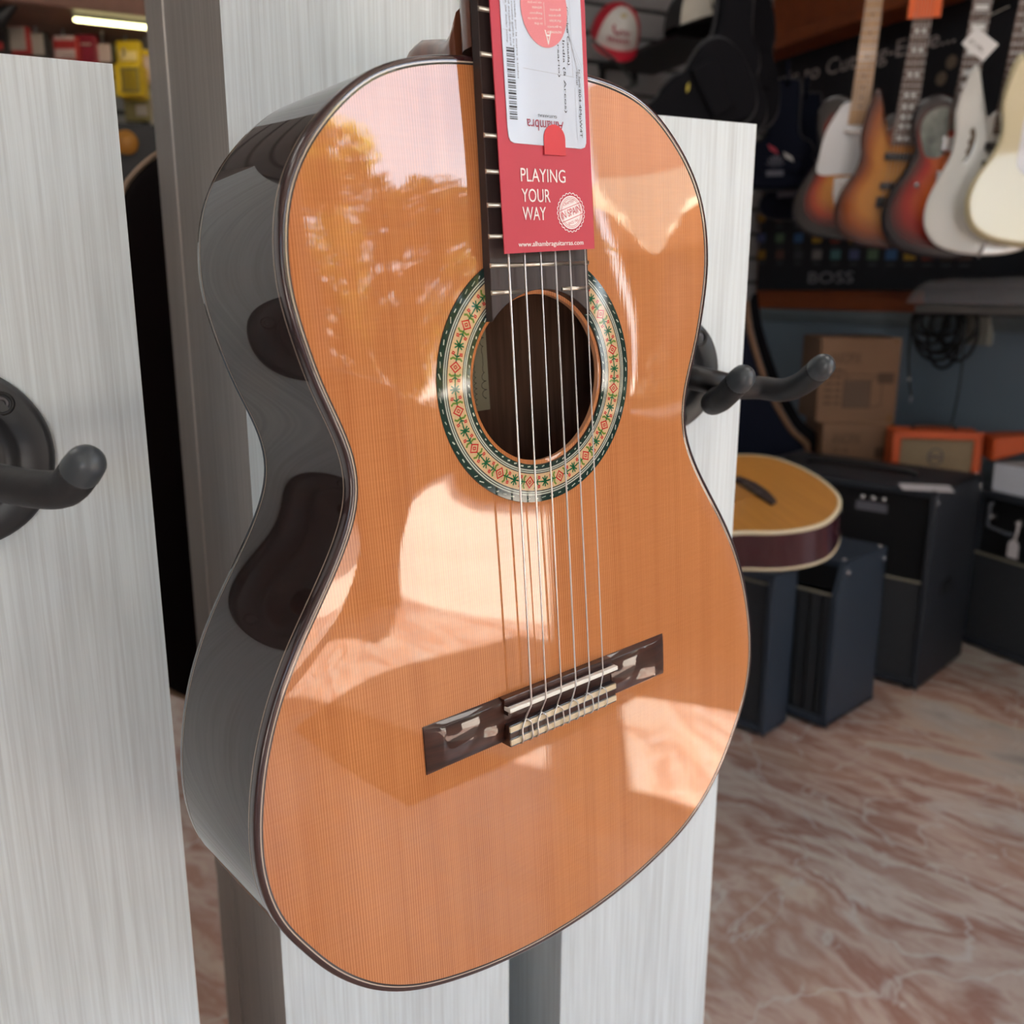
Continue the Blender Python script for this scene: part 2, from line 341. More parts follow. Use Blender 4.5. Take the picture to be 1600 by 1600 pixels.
def leaves(q, ce, R, n, fl=.8, s0=.05, s1=.1, two=True):
    for i in range(n):
        c_ = random.choice(ce); a = random.uniform(0, 6.283); e = random.uniform(-1, 1); rr = random.uniform(.35, 1) ** .5
        p = Vector((c_[0] + R * rr * math.cos(a) * math.sqrt(1 - e * e), c_[1] + R * rr * math.sin(a) * math.sqrt(1 - e * e), c_[2] + R * fl * rr * e))
        u = Vector((random.gauss(0, 1), random.gauss(0, 1), random.gauss(0, .5))).normalized(); w = u.orthogonal().normalized(); s_ = random.uniform(s0, s1)
        q.add([p - u * s_, p + w * s_ * .45, p + u * s_, p - w * s_ * .45], [(0, 1, 2, 3)], random.choice((0, 0, 1)) if two else 0)
t = thing('street_tree', Matrix.Translation((5.9, -6.1, -.03)), 'broad yellow-green tree on the pavement outside, seen only as a reflection', 'tree')
q = MB(); q.tube([(0, 0, 0), (.05, .02, .8), (0, .05, 1.6), (.1, 0, 2.3)], [.13, .1, .09, .05]); q.tube([(0, .05, 1.4), (-.4, .3, 2.1)], [.06, .03]); q.tube([(0, .05, 1.5), (.5, -.3, 2.3)], [.06, .03])
q.build('trunk', mat('bark', (.12, .09, .06), .9, noise=.3, bump=.5), t)
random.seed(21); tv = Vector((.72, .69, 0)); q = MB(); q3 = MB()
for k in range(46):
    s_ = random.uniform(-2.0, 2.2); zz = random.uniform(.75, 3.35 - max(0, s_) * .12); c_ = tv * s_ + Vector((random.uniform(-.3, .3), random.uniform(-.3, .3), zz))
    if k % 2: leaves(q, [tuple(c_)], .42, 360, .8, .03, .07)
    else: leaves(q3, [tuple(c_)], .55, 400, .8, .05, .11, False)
q.build('foliage', [LEAF, LEAF2], t); q3.build('shaded_foliage', leaf_mat('leaf_shaded', (.05, .05, .012), (.12, .09, .01)), t)  # sunny and shaded parts of the crown are set by leaf colour
q = MB(); random.seed(4)
leaves(q, [(5.0 + .22 * k, -5.6 + .36 * k, .25 + .22 * (k % 3)) for k in range(12)], .42, 3600, .8, .03, .06, False)
for k in range(12): q.box((4.8 + .22 * k, -5.8 + .36 * k, -.03), (5.2 + .22 * k, -5.4 + .36 * k, .70))
tag(q.build('street_hedge', HEDG), 'low dark hedge outside, seen only as a reflection', 'hedge')
h_ = thing('street_house', Matrix.Translation((8.2, -1.2, -.03)), 'house across the street with a pleated cream awning, seen only as a reflection', 'house')
q = MB(); q.box((.3, -3.3, 0), (1.5, 4, 4.1)); q.build('house_wall', mat('house_plaster', (.58, .36, .27), .8, noise=.08), h_)
q = MB(); q.box((.2, -3.2, .1), (.29, 3.8, 2.0)); q.build('shop_window', mat('dark_window', (.02, .022, .025), .2), h_)
q = MB()
A_ = []; B_ = []
for k in range(57):
    y = -3.25 + k * .125; o = .10 * (k % 2); A_.append((.28, y, 2.95)); B_.append((-.75 + o, y + .05, 2.12 + .22 * math.sin(k * .5)))
q.ring(A_, B_, 0, False, False); q.build('awning', mat('awning_cream', (.85, .70, .48), .8), h_)

# ------------------------------------------------------------------ hero guitar
GR = Matrix(((0.9681815287418065, 0.04976290521072317, -0.24525126027813027),
             (0.24683963889912663, -0.028684663488208778, 0.96863170645429),
             (0.04116697792129434, -0.9983490588694606, -0.04005541890027431)))
P0 = Vector((0.2120868699779232, 0.4441498305847887, 0.1071786120770991 + H))
GT = frame(P0, GR.col[0], -GR.col[1])          # local: x right, y up the neck, z out of the top
HALF = [(32, 2.0), (50.5, 3.4), (69.3, 6.8), (85, 12.2), (97, 19.5), (108, 28.6), (118.8, 39.8), (127.6, 52.4), (133.5, 66), (136.3, 80), (137.2, 91), (136.8, 102), (134.8, 114), (131.4, 128), (127.5, 142), (122, 156.5), (117, 169.5), (114.2, 182), (114, 192), (115.9, 202), (121, 214), (127.2, 225), (135.7, 238), (143.6, 249.7), (151.3, 261), (158.2, 273), (164, 284), (172, 304), (177.3, 324), (180.2, 341), (181.2, 356), (180.4, 370), (177.5, 384), (172.5, 397), (166, 408), (157.5, 422), (147, 436), (132.5, 450.5), (119, 460), (105.5, 467), (88, 473), (66, 478.5), (46, 482), (22, 484.5)]
def guitar_outline(sx=1, sy=1, n=300):
    R = [Vector((x / 1000 * sx, -y / 1000 * sy)) for x, y in HALF]
    Lh = [Vector((-p.x, p.y)) for p in R]
    loop = Lh + [Vector((0, -.4851 * sy))] + R[::-1] + [Vector((0, -.0015 * sy))]     # left side down, right side up: counter-clockwise
    P = resample(crom(loop, 4), n)
    for _ in range(4): P = [P[i] * .5 + (P[i - 1] + P[(i + 1) % n]) * .25 for i in range(n)]
    return P
PUR = guitar_outline(); OUT = offset(PUR, .0027)
HC = Vector((0, -.1531)); HR = .0434
def polar_top(out, hc, hr, rings, dome, zb=0):
    n = len(out); rows = []
    for j in range(rings + 1):
        t = j / rings; row = []
        for p in out:
            d = p - hc; a = hc + d.normalized() * hr; x = a.lerp(p, t); row.append((x.x, x.y, zb + dome(t, x)))
        rows.append(row)
    return rows
g = thing('classical_guitar', GT, 'large glossy cedar-topped classical guitar hanging in front of the white boards', 'guitar')
q = MB()
dome = lambda t, x: .0014 * math.sin(math.pi * min(1, t)) * (.6 + .4 * (-x.y / .3))
rows = polar_top(offset(OUT, -.0043), HC, HR, 22, dome)
for a, b in zip(rows, rows[1:]): q.ring(a, b)
low = [(x, y, -.0028) for x, y, z_ in rows[0]]; low2 = [(x * 1.08, HC.y + (y - HC.y) * 1.08, -.0028) for x, y, z_ in rows[0]]
q.ring(low, rows[0], 1, False); q.ring(low, low2, 1, False)
q.build('soundboard', [CEDAR, mat('hole_edge_wood', (.62, .30, .16), .4, coat=.6)], g)
lv = lambda P, z_: [(p.x, p.y, z_) for p in P]
backz = lambda p: -.0925 - .0035 * max(0, min(1, -p.y / .485))          # the body deepens towards the tail
q = MB()
zb = [(p.x, p.y, backz(p) + .004) for p in OUT]
q.ring(lv(OUT, -.0045), zb); q.build('sides', ROSE_RIM, g)
q = MB(); q.ring(lv(OUT, -.0045), lv(OUT, -.0012), 0); q.ring(lv(OUT, -.0012), lv(offset(OUT, -.0004), -.0003), 0); q.ring(lv(offset(OUT, -.0004), -.0003), lv(offset(OUT, -.0012), .0001), 0); q.ring(lv(offset(OUT, -.0012), .0001), lv(offset(OUT, -.0024), .00015), 0)
q.ring(lv(offset(OUT, -.0024), .00015), lv(offset(OUT, -.0028), .00015), 0, False); q.ring(lv(offset(OUT, -.0028), .00015), lv(offset(OUT, -.0034), .00015), 1, False); q.ring(lv(offset(OUT, -.0034), .00015), lv(offset(OUT, -.0043), 0), 2, False)
q.ring(lv(offset(OUT, .00008), -.0062), lv(offset(OUT, .00008), -.0056), 1)
q.build('binding', [mat('binding_wood', (.035, .012, .012), .25, coat=1, coat_rough=.02), BINDW, BINDK], g)
q = MB(); q.ring([(p.x, p.y, backz(p) + .0046) for p in offset(OUT, .00008)], [(p.x, p.y, backz(p) + .0041) for p in offset(OUT, .00008)], 1)
q.ring(zb, [(p.x, p.y, backz(p) + .001) for p in OUT]); q.ring([(p.x, p.y, backz(p) + .001) for p in OUT], [(p.x, p.y, backz(p)) for p in offset(OUT, -.001)])
q.build('back_binding', [ROSE_RIM, BINDW], g)
q = MB(); cb = Vector((0, -.26)); rows = []
for j in range(10):
    t_ = j / 9; rows.append([((cb + (p - cb) * t_).x, (cb + (p - cb) * t_).y, backz(p) * 1 - .003 * (1 - t_ * t_)) for p in offset(OUT, -.001)])
for a, b in zip(rows, rows[1:]): q.ring(a, b)
q.build('back', ROSE, g)
q = MB(); q.ring(lv(offset(OUT, -.003), -.004), lv(offset(OUT, -.003), -.0905)); rows = [[(cb.x + (p.x - cb.x) * k, cb.y + (p.y - cb.y) * k, -.0905) for p in offset(OUT, -.003)] for k in (0.01, .35, .7, 1)]
for a, b in zip(rows, rows[1:]): q.ring(a, b)
q.build('inner_shell', INSIDE, g)
# paper label seen through the sound hole
q = MB(); q.box((-.036, -.179, -.0903), (.0355, -.104, -.0899), 0)
def scribble(x, y0, y1, amp, n, w):
    pts = []
    for i in range(n * 10 + 1):
        t_ = i / (n * 10); a = t_ * n * 2 * math.pi
        pts.append((x + amp * math.sin(a) * (.6 + .6 * math.sin(t_ * 9)) , y0 + (y1 - y0) * t_ + amp * .55 * math.cos(a)))
    strip(q, pts, w, 1, -.0897)
scribble(.0318, -.173, -.125, .0018, 9, .0004); scribble(.025, -.176, -.115, .001, 18, .0003)
q.build('paper_label', [mat('label_paper', (.62, .55, .36), .7, noise=.05), mat('label_ink', (.10, .07, .05), .6)], g, )
# rosette
RED = mat('rosette_red', (.50, .012, .015), .5, coat=1, coat_rough=.02, spec=.1); GRN = mat('rosette_green', (.004, .12, .045), .5, coat=1, coat_rough=.02, spec=.1); OLV = mat('rosette_olive', (.13, .22, .03), .5, coat=1, spec=.1)
RCREAM = mat('rosette_cream', (.62, .43, .24), .5, coat=1, coat_rough=.02, spec=.1, noise=.1, nscale=(900, 900, 1)); RDK = mat('rosette_dark', (.006, .028, .022), .5, coat=1, coat_rough=.02, spec=.1); RPALE = mat('rosette_pale', (.50, .56, .48), .5, coat=1, coat_rough=.02, spec=.1)
q = MB(); NS = 192
def circ(r, z_=0): return [(HC.x + r * math.sin(2 * math.pi * i / NS), HC.y + r * math.cos(2 * math.pi * i / NS), z_) for i in range(NS)]
ZR = .0012
for a, b, mi in ((65.8, 62.6, 4), (62.6, 62.1, 6), (62.1, 61.5, 5), (61.5, 60.9, 6), (60.9, 60.3, 5), (60.3, 59.6, 6), (59.6, 50.6, 3), (50.6, 50.0, 6), (50.0, 49.5, 5), (49.5, 49.0, 6), (49.0, 48.4, 5), (48.4, 47.9, 6), (47.9, 45.7, 4)):
    zz = lambda r: ZR + .0000
    q.ring(circ(a / 1000, ZR), circ(b / 1000, ZR), mi, False)
q.ring(circ(.0658, ZR), circ(.0660, ZR - .0009), 6, False); q.ring(circ(.0457, ZR), circ(.0455, ZR - .0011), 6, False)
def pol(r, a): return (HC.x + r * math.sin(a), HC.y + r * math.cos(a))
for i in range(72):                                   # chips of the two outer chains
    a = 2 * math.pi * i / 72; strip(q, [pol(.0634 + random.uniform(0, .0008), a), pol(.0644 + random.uniform(-.0006, .0006), a + random.uniform(.02, .05))], random.uniform(.0003, .0007), 5, ZR + .00005)
for i in range(60):
    a = 2 * math.pi * i / 60; strip(q, [pol(.0464 + random.uniform(0, .0005), a), pol(.0470, a + random.uniform(.02, .045))], random.uniform(.0004, .0008), 5, ZR + .00005)
RM = .0551; ZM = ZR + .00008; rad = lambda mm: mm / 1000 / RM
for i in range(16):
    a0 = 2 * math.pi * (i + .5) / 16
    P = lambda dx, dr: pol(RM + dr / 1000, a0 + rad(dx))
    strip(q, [P(-2.6, 0), P(0, 3.0), P(2.6, 0), P(0, -3.0)], .95 / 1000, 0, ZM, closed=True)
    strip(q, [P(-.9, 0), P(0, 1.0), P(.9, 0), P(0, -1.0)], .7 / 1000, 0, ZM, closed=True)
    for sgn in (-1, 1):
        strip(q, [P(sgn * 2.6, 0), P(sgn * 10.8, 0)], .7 / 1000, 1, ZM)
        for sr in (-1, 1):
            strip(q, [P(sgn * 4.0, sr * .2), P(sgn * 4.3, sr * 2.2), P(sgn * 3.3, sr * 3.6)], 1.1 / 1000, 2, ZM)
            strip(q, [P(sgn * 5.0, sr * .2), P(sgn * 6.0, sr * 1.6)], .7 / 1000, 1, ZM)
            strip(q, [P(sgn * 6.0, sr * 2.0), P(sgn * 6.9, sr * 1.7), P(sgn * 7.1, sr * 2.9), P(sgn * 6.1, sr * 3.2)], .75 / 1000, 0, ZM, closed=True)
    for b_, l_ in ((0, 3.4), (math.pi / 2, 3.0), (.8, 3.2), (-.8, 3.2)):
        cx = 10.8
        for sg in (-1, 1): strip(q, [P(cx, 0), P(cx + sg * l_ * math.cos(b_) * .8, sg * l_ * math.sin(b_))], .8 / 1000, 1, ZM)
q.build('rosette', [RED, GRN, OLV, RCREAM, RDK, RPALE, BINDK], g)
# fingerboard, frets, neck, heel, head
fw = lambda y: .0262 + (.325 - y) * (.0052 / .325)            # half width at height y above the body joint
FBZ = .0062
q = MB(); yb = HC.y + math.sqrt(.0455 ** 2 - fw(-.12) ** 2)
arc = [(.0455 * math.sin(a), HC.y + .0455 * math.cos(a)) for a in [math.asin(fw(-.12) / .0455) * k / 14 for k in range(14, -15, -1)]]
poly = [(fw(.325), .325), (-fw(.325), .325), (-fw(-.12), arc[-1][1])] + [(x, y) for x, y in arc[::-1]][1:-1] + [(fw(-.12), arc[0][1])]
q.prism(poly, 0.0002, FBZ, 0); q.build('fingerboard', EBONY, g, bevel=.0004)
for n in range(1, 20):
    y = .325 - 650 * (1 - 2 ** (-n / 12)) / 1000; w = fw(y)
    segs = [(-w, w)] if n < 19 else [(-w, -.0125), (.0135, w)]
    for a, b in segs:
        q = MB()
        ar = [(math.cos(k) * .00115, FBZ - .0002 + math.sin(k) * .0011) for k in [math.pi * j / 6 for j in range(7)]]
        q.ring([(a, y + c, z_) for c, z_ in ar], [(b, y + c, z_) for c, z_ in ar], 0, True, False)
        q.add([(a, y + c, z_) for c, z_ in ar], [list(range(7))]); q.add([(b, y + c, z_) for c, z_ in ar], [list(range(7))[::-1]])
        q.build('fret', mat('fret_silver', (.62, .58, .50), .32, 1), g)
def dprof(w, d, y, n=14): return [(w * math.cos(math.pi + math.pi * k / n), y, -d * math.sin(math.pi * k / n) ** .8 if 0 < k < n else 0) for k in range(n + 1)]
q = MB(); rows = [dprof(fw(y) , d, y) for y, d in ((.325, .0165), (.2, .0175), (.1, .0185), (.045, .0205), (.03, .023), (.0045, .023))]
rows = [[(x, y, z_) for x, y, z_ in r] for r in rows]
for a, b in zip(rows, rows[1:]): q.ring(a, b, 0, True, False)
q.build('neck', MAHOG, g)
q = MB(); heel = [(.020, .0305, .026), (.026, .0215, .0255), (.031, .0182, .0245), (.039, .0182, .0225), (.047, .0198, .0205), (.056, .0228, .019), (.066, .0248, .0185), (.073, .0236, .0185), (.078, .0200, .018), (.083, .0142, .0175), (.0875, .0085, .017)]
rows = []
for d, hgt, w in heel:
    rows.append([(w, -.002, -d), (w, hgt * .55, -d), (w * .93, hgt * .82, -d), (w * .72, hgt * .97, -d), (w * .3, hgt * 1.02, -d), (-w * .3, hgt * 1.02, -d), (-w * .72, hgt * .97, -d), (-w * .93, hgt * .82, -d), (-w, hgt * .55, -d), (-w, -.002, -d)])
for a, b in zip(rows, rows[1:]): q.ring(a, b, 0, True, False)
q.add(rows[-1], [list(range(10))]); q.add(rows[0], [list(range(10))[::-1]])
q.build('heel', MAHOG, g)
q = MB(); q.box((-.0262, .325, .0002), (.0262, .330, .0085)); q.build('nut', IVORY, g)
HT = Matrix.Translation((0, .33, .004)) @ Matrix.Rotation(math.radians(14), 4, 'X')
q = MB(); hs = [(-.026, 0), (.026, 0), (.035, .03), (.036, .17), (.02, .19), (0, .184), (-.02, .19), (-.036, .17), (-.035, .03)]
HT = Matrix.Translation((0, .33, .003)) @ Matrix.Rotation(math.radians(-14), 4, 'X')
q.prism(hs, -.019, 0, 0, HT); q.build('headstock', MAHOG, g, bevel=.002)
for s_ in (-1, 1):
    for k in range(3):
        q = MB(); y = .05 + k * .037; q.tube([(s_ * .034, y, -.009), (s_ * .052, y, -.009)], .003, 0, 8, HT); q.tube([(s_ * .052, y, -.009), (s_ * .066, y, -.009)], .008, 1, 12, HT, round_end=False)
        q.build('tuning_peg', [CHROME, IVORY], g)
# bridge
q = MB(); bx0, bx1, byt, byb = -.0903, .0903, -.3208, -.3476
def wing(a, b, endside):
    k = 1 if endside > 0 else -1; rows = []
    for x, s_, e in ((a, 1, 0), (b - k * .0125, 1, 0), (b - k * .009, .86, .0), (b - k * .0035, .42, .0), (b - k * .0004, .16, .0), (b, 0, 0)):
        row = [(x, byt, 0)]
        for m_ in range(13):
            t_ = m_ / 12; h_ = .0018 if m_ in (0, 12) else .0042 + .0015 * (1 - (2 * t_ - 1) ** 2)
            h_ = .0018 + (h_ - .0018) * s_ if s_ > 0 else .0016
            row.append((x, byt + (byb - byt) * t_, h_))
        row.append((x, byb, 0)); rows.append(row)
    for r0, r1 in zip(rows, rows[1:]): q.ring(r0, r1, 0, True, False)
    q.add(rows[-1], [list(range(15))]); q.add(rows[0], [list(range(15))])
wing(-.0405, bx0, -1); wing(.0405, bx1, 1)
q.box((-.0405, -.3245, 0), (.0405, -.3208, .0062)); q.box((-.0405, -.3295, 0), (.0405, -.3242, .0088)); q.box((-.0405, -.336, 0), (.0405, -.329, .0052)); q.box((-.0405, -.3476, 0), (.0405, -.3355, .0088))
bridge = q.build('bridge', BRIDGE, g, bevel=.0007)
q = MB(); q.prism([(-.041, -.3269), (.0405, -.3269), (.0405, -.3244), (-.041, -.3244)], .006, .0116, 0); q.build('saddle', IVORY, bridge, bevel=.0005)
q = MB()
for y in (-.3376, -.3452): q.box((-.0403, y - .0016, .0085), (.0403, y + .0016, .0098), 0)
for y in (-.3397, -.3431, -.3354, -.3474): q.box((-.0402, y - .00022, .0085), (.0402, y + .00022, .0094), 1)
q.box((-.0402, -.3434, .0086), (.0402, -.3394, .0091), 2)
q.build('tie_block_inlay', [mat('inlay_cream', (.66, .54, .36), .3, coat=1), BINDK, BRIDGE], bridge, bevel=.0003)
# strings
SX = [-.0265, -.0160, -.0046, .0064, .0172, .0279]; FX = [-.0247, -.0145, -.0040, .0058, .0158, .0266]
WOUND = mat('wound_silver', (.78, .77, .74), .3, 1); NYL = mat('clear_nylon', (.80, .80, .80), .15, trans=.35, alpha=1)
for i in range(6):
    r = [.00058, .00050, .00042, .00048, .00042, .00036][i]; x1 = SX[i]; x0 = FX[i]; sl = (x1 - x0) / (-.3255 + .095)
    m_ = WOUND if i < 3 else NYL
    yn = .325; xn = x0 + (x0 - x1) / (.2305) * (.325 + .095) * .93
    q = MB(); lean = -.0030 + .0006 * i
    q.tube([(xn, yn + .002, .0088), (x1, -.3255, .0119), (x1 - .0002, -.3272, .0115), (x1 + lean, -.3345, .0095), (x1 + lean, -.3362, .0075)], r, 0, 8)
    cx = x1 + lean
    loop = [(cx + .0002, -.3343, .0098), (cx - .0022, -.3362, .0108), (cx - .0032, -.3395, .0106), (cx - .0033, -.345, .0108), (cx - .0030, -.3482, .0088), (cx - .0029, -.3490, .004)]
    loop2 = [(cx + .0002, -.3343, .0098), (cx + .0024, -.3362, .0112), (cx + .0036, -.3395, .0106), (cx + .0037, -.345, .0108), (cx + .0034, -.3482, .0088), (cx + .0033, -.3490, .004)]
    q.tube(crom([Vector(a) for a in loop], 4, False), r * .9, 0, 8); q.tube(crom([Vector(a) for a in loop2], 4, False), r * .9, 0, 8)
    q.build('string', m_, g)

# ------------------------------------------------------------------ red swing tag hanging over the strings
TT = GT @ Matrix.Translation((0, 0, .0135))
TAGR = mat('tag_red', (.56, .045, .075), .45, noise=.03); CARD = mat('card_white', (.60, .68, .80), .35, coat=.3); INK = mat('ink_black', (.03, .03, .035), .5); TW = mat('tag_white', (.92, .86, .86), .5)
tg = thing('guitar_tag', TT, 'red cardboard tag with a white card, hanging over the strings of the cedar guitar', 'tag')
def tq(x, y): return (x / 1000, -y / 1000)
q = MB(); q.prism([tq(-29.6, 90.2), tq(30.4, 88.6), tq(28.6, -92), tq(-30.6, -92)], 0, .0006); q.build('sleeve', TAGR, tg)
q = MB()
cs = [(-25.4, -88), (-24.0, 33), (-23.6, 37), (-22.6, 38.8), (-20.5, 39.6), (23.0, 40.2), (25.6, 39.4), (26.6, 37.2), (26.7, 34), (25.2, -88)]
q.prism([tq(*c) for c in cs], .0007, .0011); card = q.build('white_card', CARD, tg)
q = MB(); K = lambda s_, x, y, w, h, **k: text_into(q, s_, tq(x, y), w / 1000 if w else None, h / 1000, z=.0012, **k)
R90 = -math.pi / 2
# the card is read from its side: small print runs down the tag
for k, (s_, x, y0, w) in enumerate((('The guarantee is valid with the dealer stamp', -22.3, -46, 42), ('years guarantee if and excluding card', -20.4, -46, 43), ('conserve para cualquier consulta guarda tu tarjeta', -18.6, -46, 49), ('garantia siempre revisada por la marca a todos', -16.8, -46, 57))):
    K(s_, x, y0, w, 1.15, rot=R90, mi=0)
K('Madera siete', -14.9, -44, 20, 1.5, rot=R90); K('Guarantee card', -10.9, -44, 14, 1.6, rot=R90); K('NUMERO', -8.0, -44, 14, 1.6, rot=R90); K('Palosanto India (5 Arcos)', 12.3, -32, 56, 1.9, rot=R90)
K('(Cedro Canada)', 15.4, -24, 26, 1.9, rot=R90); K('(Plantilla Aniversario)', 9.0, -40, 48, 1.6, rot=R90)
K('N. Serie', 22.6, 3.5, 8, 1.2, rot=R90); K('Serial', 21.0, 4.5, 6, 1.2, rot=R90); K('804 4MpW4T', 21.8, 12.5, 22.5, 2.2, rot=R90)
xb = 8.0; y = -2
random.seed(3)
bw = [.55, .9, .4, .5, .45, .6, .35, .35, .9, .3, .35, .6, .45, .8, .5, .45, .4, .9, .35, .6, .35, .45, .9, .35, .35, .6, .4, .5]
for k, w in enumerate(bw):
    q.box((-.0225, -(y + w) / 1000, .0012), (-.0178, -y / 1000, .00125), 0); y += w + (.45, .7, .4, .95)[k % 4]
for a, b in (((-13, 6), (20, 7.2)), ((20.0, 12), (20.6, 36)), ((-24, -9.5), (-17.5, -9.3)), ((-24, -24), (-17.5, -9.3)), ((18.3, -30), (19, 7)), ):
    strip(q, [tq(*a), tq(*b)], .00018, 2, .0012)
for k in range(7): strip(q, [tq(10 + k * 1.1, -34 + k * 3), tq(17 + k * 1.2, -12 + k * 4), tq(25.3, 2 + k * 3)], .00012, 2, .00118)
text_into(q, 'Alhambra', tq(11.3, 28.3), .0235, .0050, 1, math.pi, .0012); text_into(q, 'GUITARRAS', tq(7.2, 25.8), .0122, .0012, 0, math.pi, .0012)
q.build('card_print', [INK, mat('print_crimson', (.35, .02, .05), .5), mat('print_grey', (.42, .46, .52), .5)], card)
q = MB(); ctr = (1.9, -21.5)
q.prism([tq(ctr[0] + 14.6 * math.cos(a), ctr[1] + 17.2 * math.sin(a)) for a in [2 * math.pi * k / 64 for k in range(64)]][::-1], .0012, .0014, 0)
fr_ = [(-3.0, -38), (4.6, -36.6), (5.2, -26.2), (-2.6, -27.4)]
strip(q, [tq(*p) for p in fr_], .0007, 1, .0015, closed=True)
for k, (s_, w) in enumerate((('scan, your guitar', 9), ('activate', 6), ('Register', 8), ('and register the', 9), ('in the', 5))): text_into(q, s_, tq(.2, -24.2 + k * 2.3), w / 1000, .0012, 1, math.pi + .1, .0014)
for k, (s_, w) in enumerate((('gratuita', 7), ('garantia', 8), ('duracion', 7.5), ('la garantia', 9), ('incrementar', 9.5))): text_into(q, s_, tq(12.2, -22.6 + k * 2.5), w / 1000, .0013, 1, math.pi + .1, .0014)
text_into(q, 'A', tq(5.6, -12.0), .0042, .0062, 1, math.pi, .0014); strip(q, [tq(1.6, -24), tq(1.9, -14)], .0002, 1, .0015)
q.build('round_sticker', [mat('sticker_pink', (.80, .26, .29), .5, noise=.12, nscale=(3000, 3000, 1)), TW], card)
q = MB(); q.prism([tq(-2.0, 44)] + [tq(5.0 + 7.0 * math.cos(a), 36.5 + 6.6 * math.sin(a)) for a in [math.pi + math.pi * k / 20 for k in range(21)]] + [tq(12, 44)], .0012, .0015); q.build('thumb_tab', mat('tab_red', (.66, .03, .04), .4), tg)
q = MB()
for s_, y, w in (('PLAYING', 56.8, 29), ('YOUR', 66.2, 18.4), ('WAY', 74.6, 15.0)): text_into(q, s_, tq(-17.4, y), w / 1000, .0062, 0, z=.0008)
text_into(q, 'www.alhambraguitarras.com', tq(-21.0, 87.8), .0432, .0030, 0, rot=.012, z=.0008)
text_into(q, 'www.alhambraguitarras.com', tq(-20.9, 87.75), .0432, .0030, 0, rot=.012, z=.00082)
sc_ = Vector(tq(14.6, 70.8))
def el(r, a): return (sc_.x + r * math.cos(a), sc_.y + r * 1.02 * math.sin(a))
strip(q, [el(.0088 + (.0005 if k % 6 < 3 else 0), 2 * math.pi * k / 144) for k in range(144)], .0004, 0, .0008, closed=True)
q.prism([el(.0079, 2 * math.pi * k / 48) for k in range(48)], .0007, .0009, 0)
for rr in (.0071, .0064): strip(q, [el(rr, 2 * math.pi * k / 48) for k in range(48)], .0002, 1, .00095, closed=True)
cc, ss = math.cos(.3), math.sin(.3)
text_into(q, 'IN SPAIN', (sc_.x - .0066 * cc, sc_.y - .0066 * ss - .0016), .0136, .0036, 1, .3, .0009)
for dy in (-.0028, .0028): strip(q, [(sc_.x - .0074 * cc - dy * ss, sc_.y - .0074 * ss + dy * cc), (sc_.x + .0074 * cc - dy * ss, sc_.y + .0074 * ss + dy * cc)], .0003, 1, .00096)
text_into(q, 'CRAFTED', (sc_.x - .0050, sc_.y + .0030), .0075, .0013, 1, .3, .0009); text_into(q, 'SINCE 1965', (sc_.x - .0022, sc_.y - .0062), .0072, .0012, 1, .3, .0009)
q.build('printed_slogan', [TW, mat('seal_red', (.62, .055, .085), .5)], tg)
q = MB(); q.tube([(0, .091, 0), (.002, .2, -.004), (.0, .37, -.006)], .0005, 0, 6); q.build('tag_string', IVORY, tg)

# ------------------------------------------------------------------ display boards
YP = .60
ZT = .1212 + H
def board(name, x0, x1, z1, deep, label, seam=.018, BOARD_SIDE=BOARD_SIDE):
    T = Matrix.Translation(((x0 + x1) / 2, YP, 0)); w = (x1 - x0) / 2
    t_ = thing(name, T, label, 'display board')
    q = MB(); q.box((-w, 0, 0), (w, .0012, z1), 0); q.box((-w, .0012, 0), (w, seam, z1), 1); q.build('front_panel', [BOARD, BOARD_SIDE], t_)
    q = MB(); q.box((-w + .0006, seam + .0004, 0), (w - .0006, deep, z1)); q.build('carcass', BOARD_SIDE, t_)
    return t_, w
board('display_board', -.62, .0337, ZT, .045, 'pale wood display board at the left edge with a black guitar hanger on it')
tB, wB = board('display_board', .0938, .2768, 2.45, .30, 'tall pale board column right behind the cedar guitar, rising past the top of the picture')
q = MB(); q.box((-wB - .0006, .3006, 0), (-wB + .030, .3022, 2.45), 0); q.build('edge_strip', mat('edge_strip', (.85, .80, .76), .5), tB)
q = MB(); q.box((-wB, .303, 0), (wB, .46, 2.45)); q.build('rear_carcass', BOARD_SIDE, tB)
board('display_board', .3262, .4815, ZT, .25, 'lower pale board on the right carrying the hanger with two upturned arms', BOARD_SIDE=BOARD)

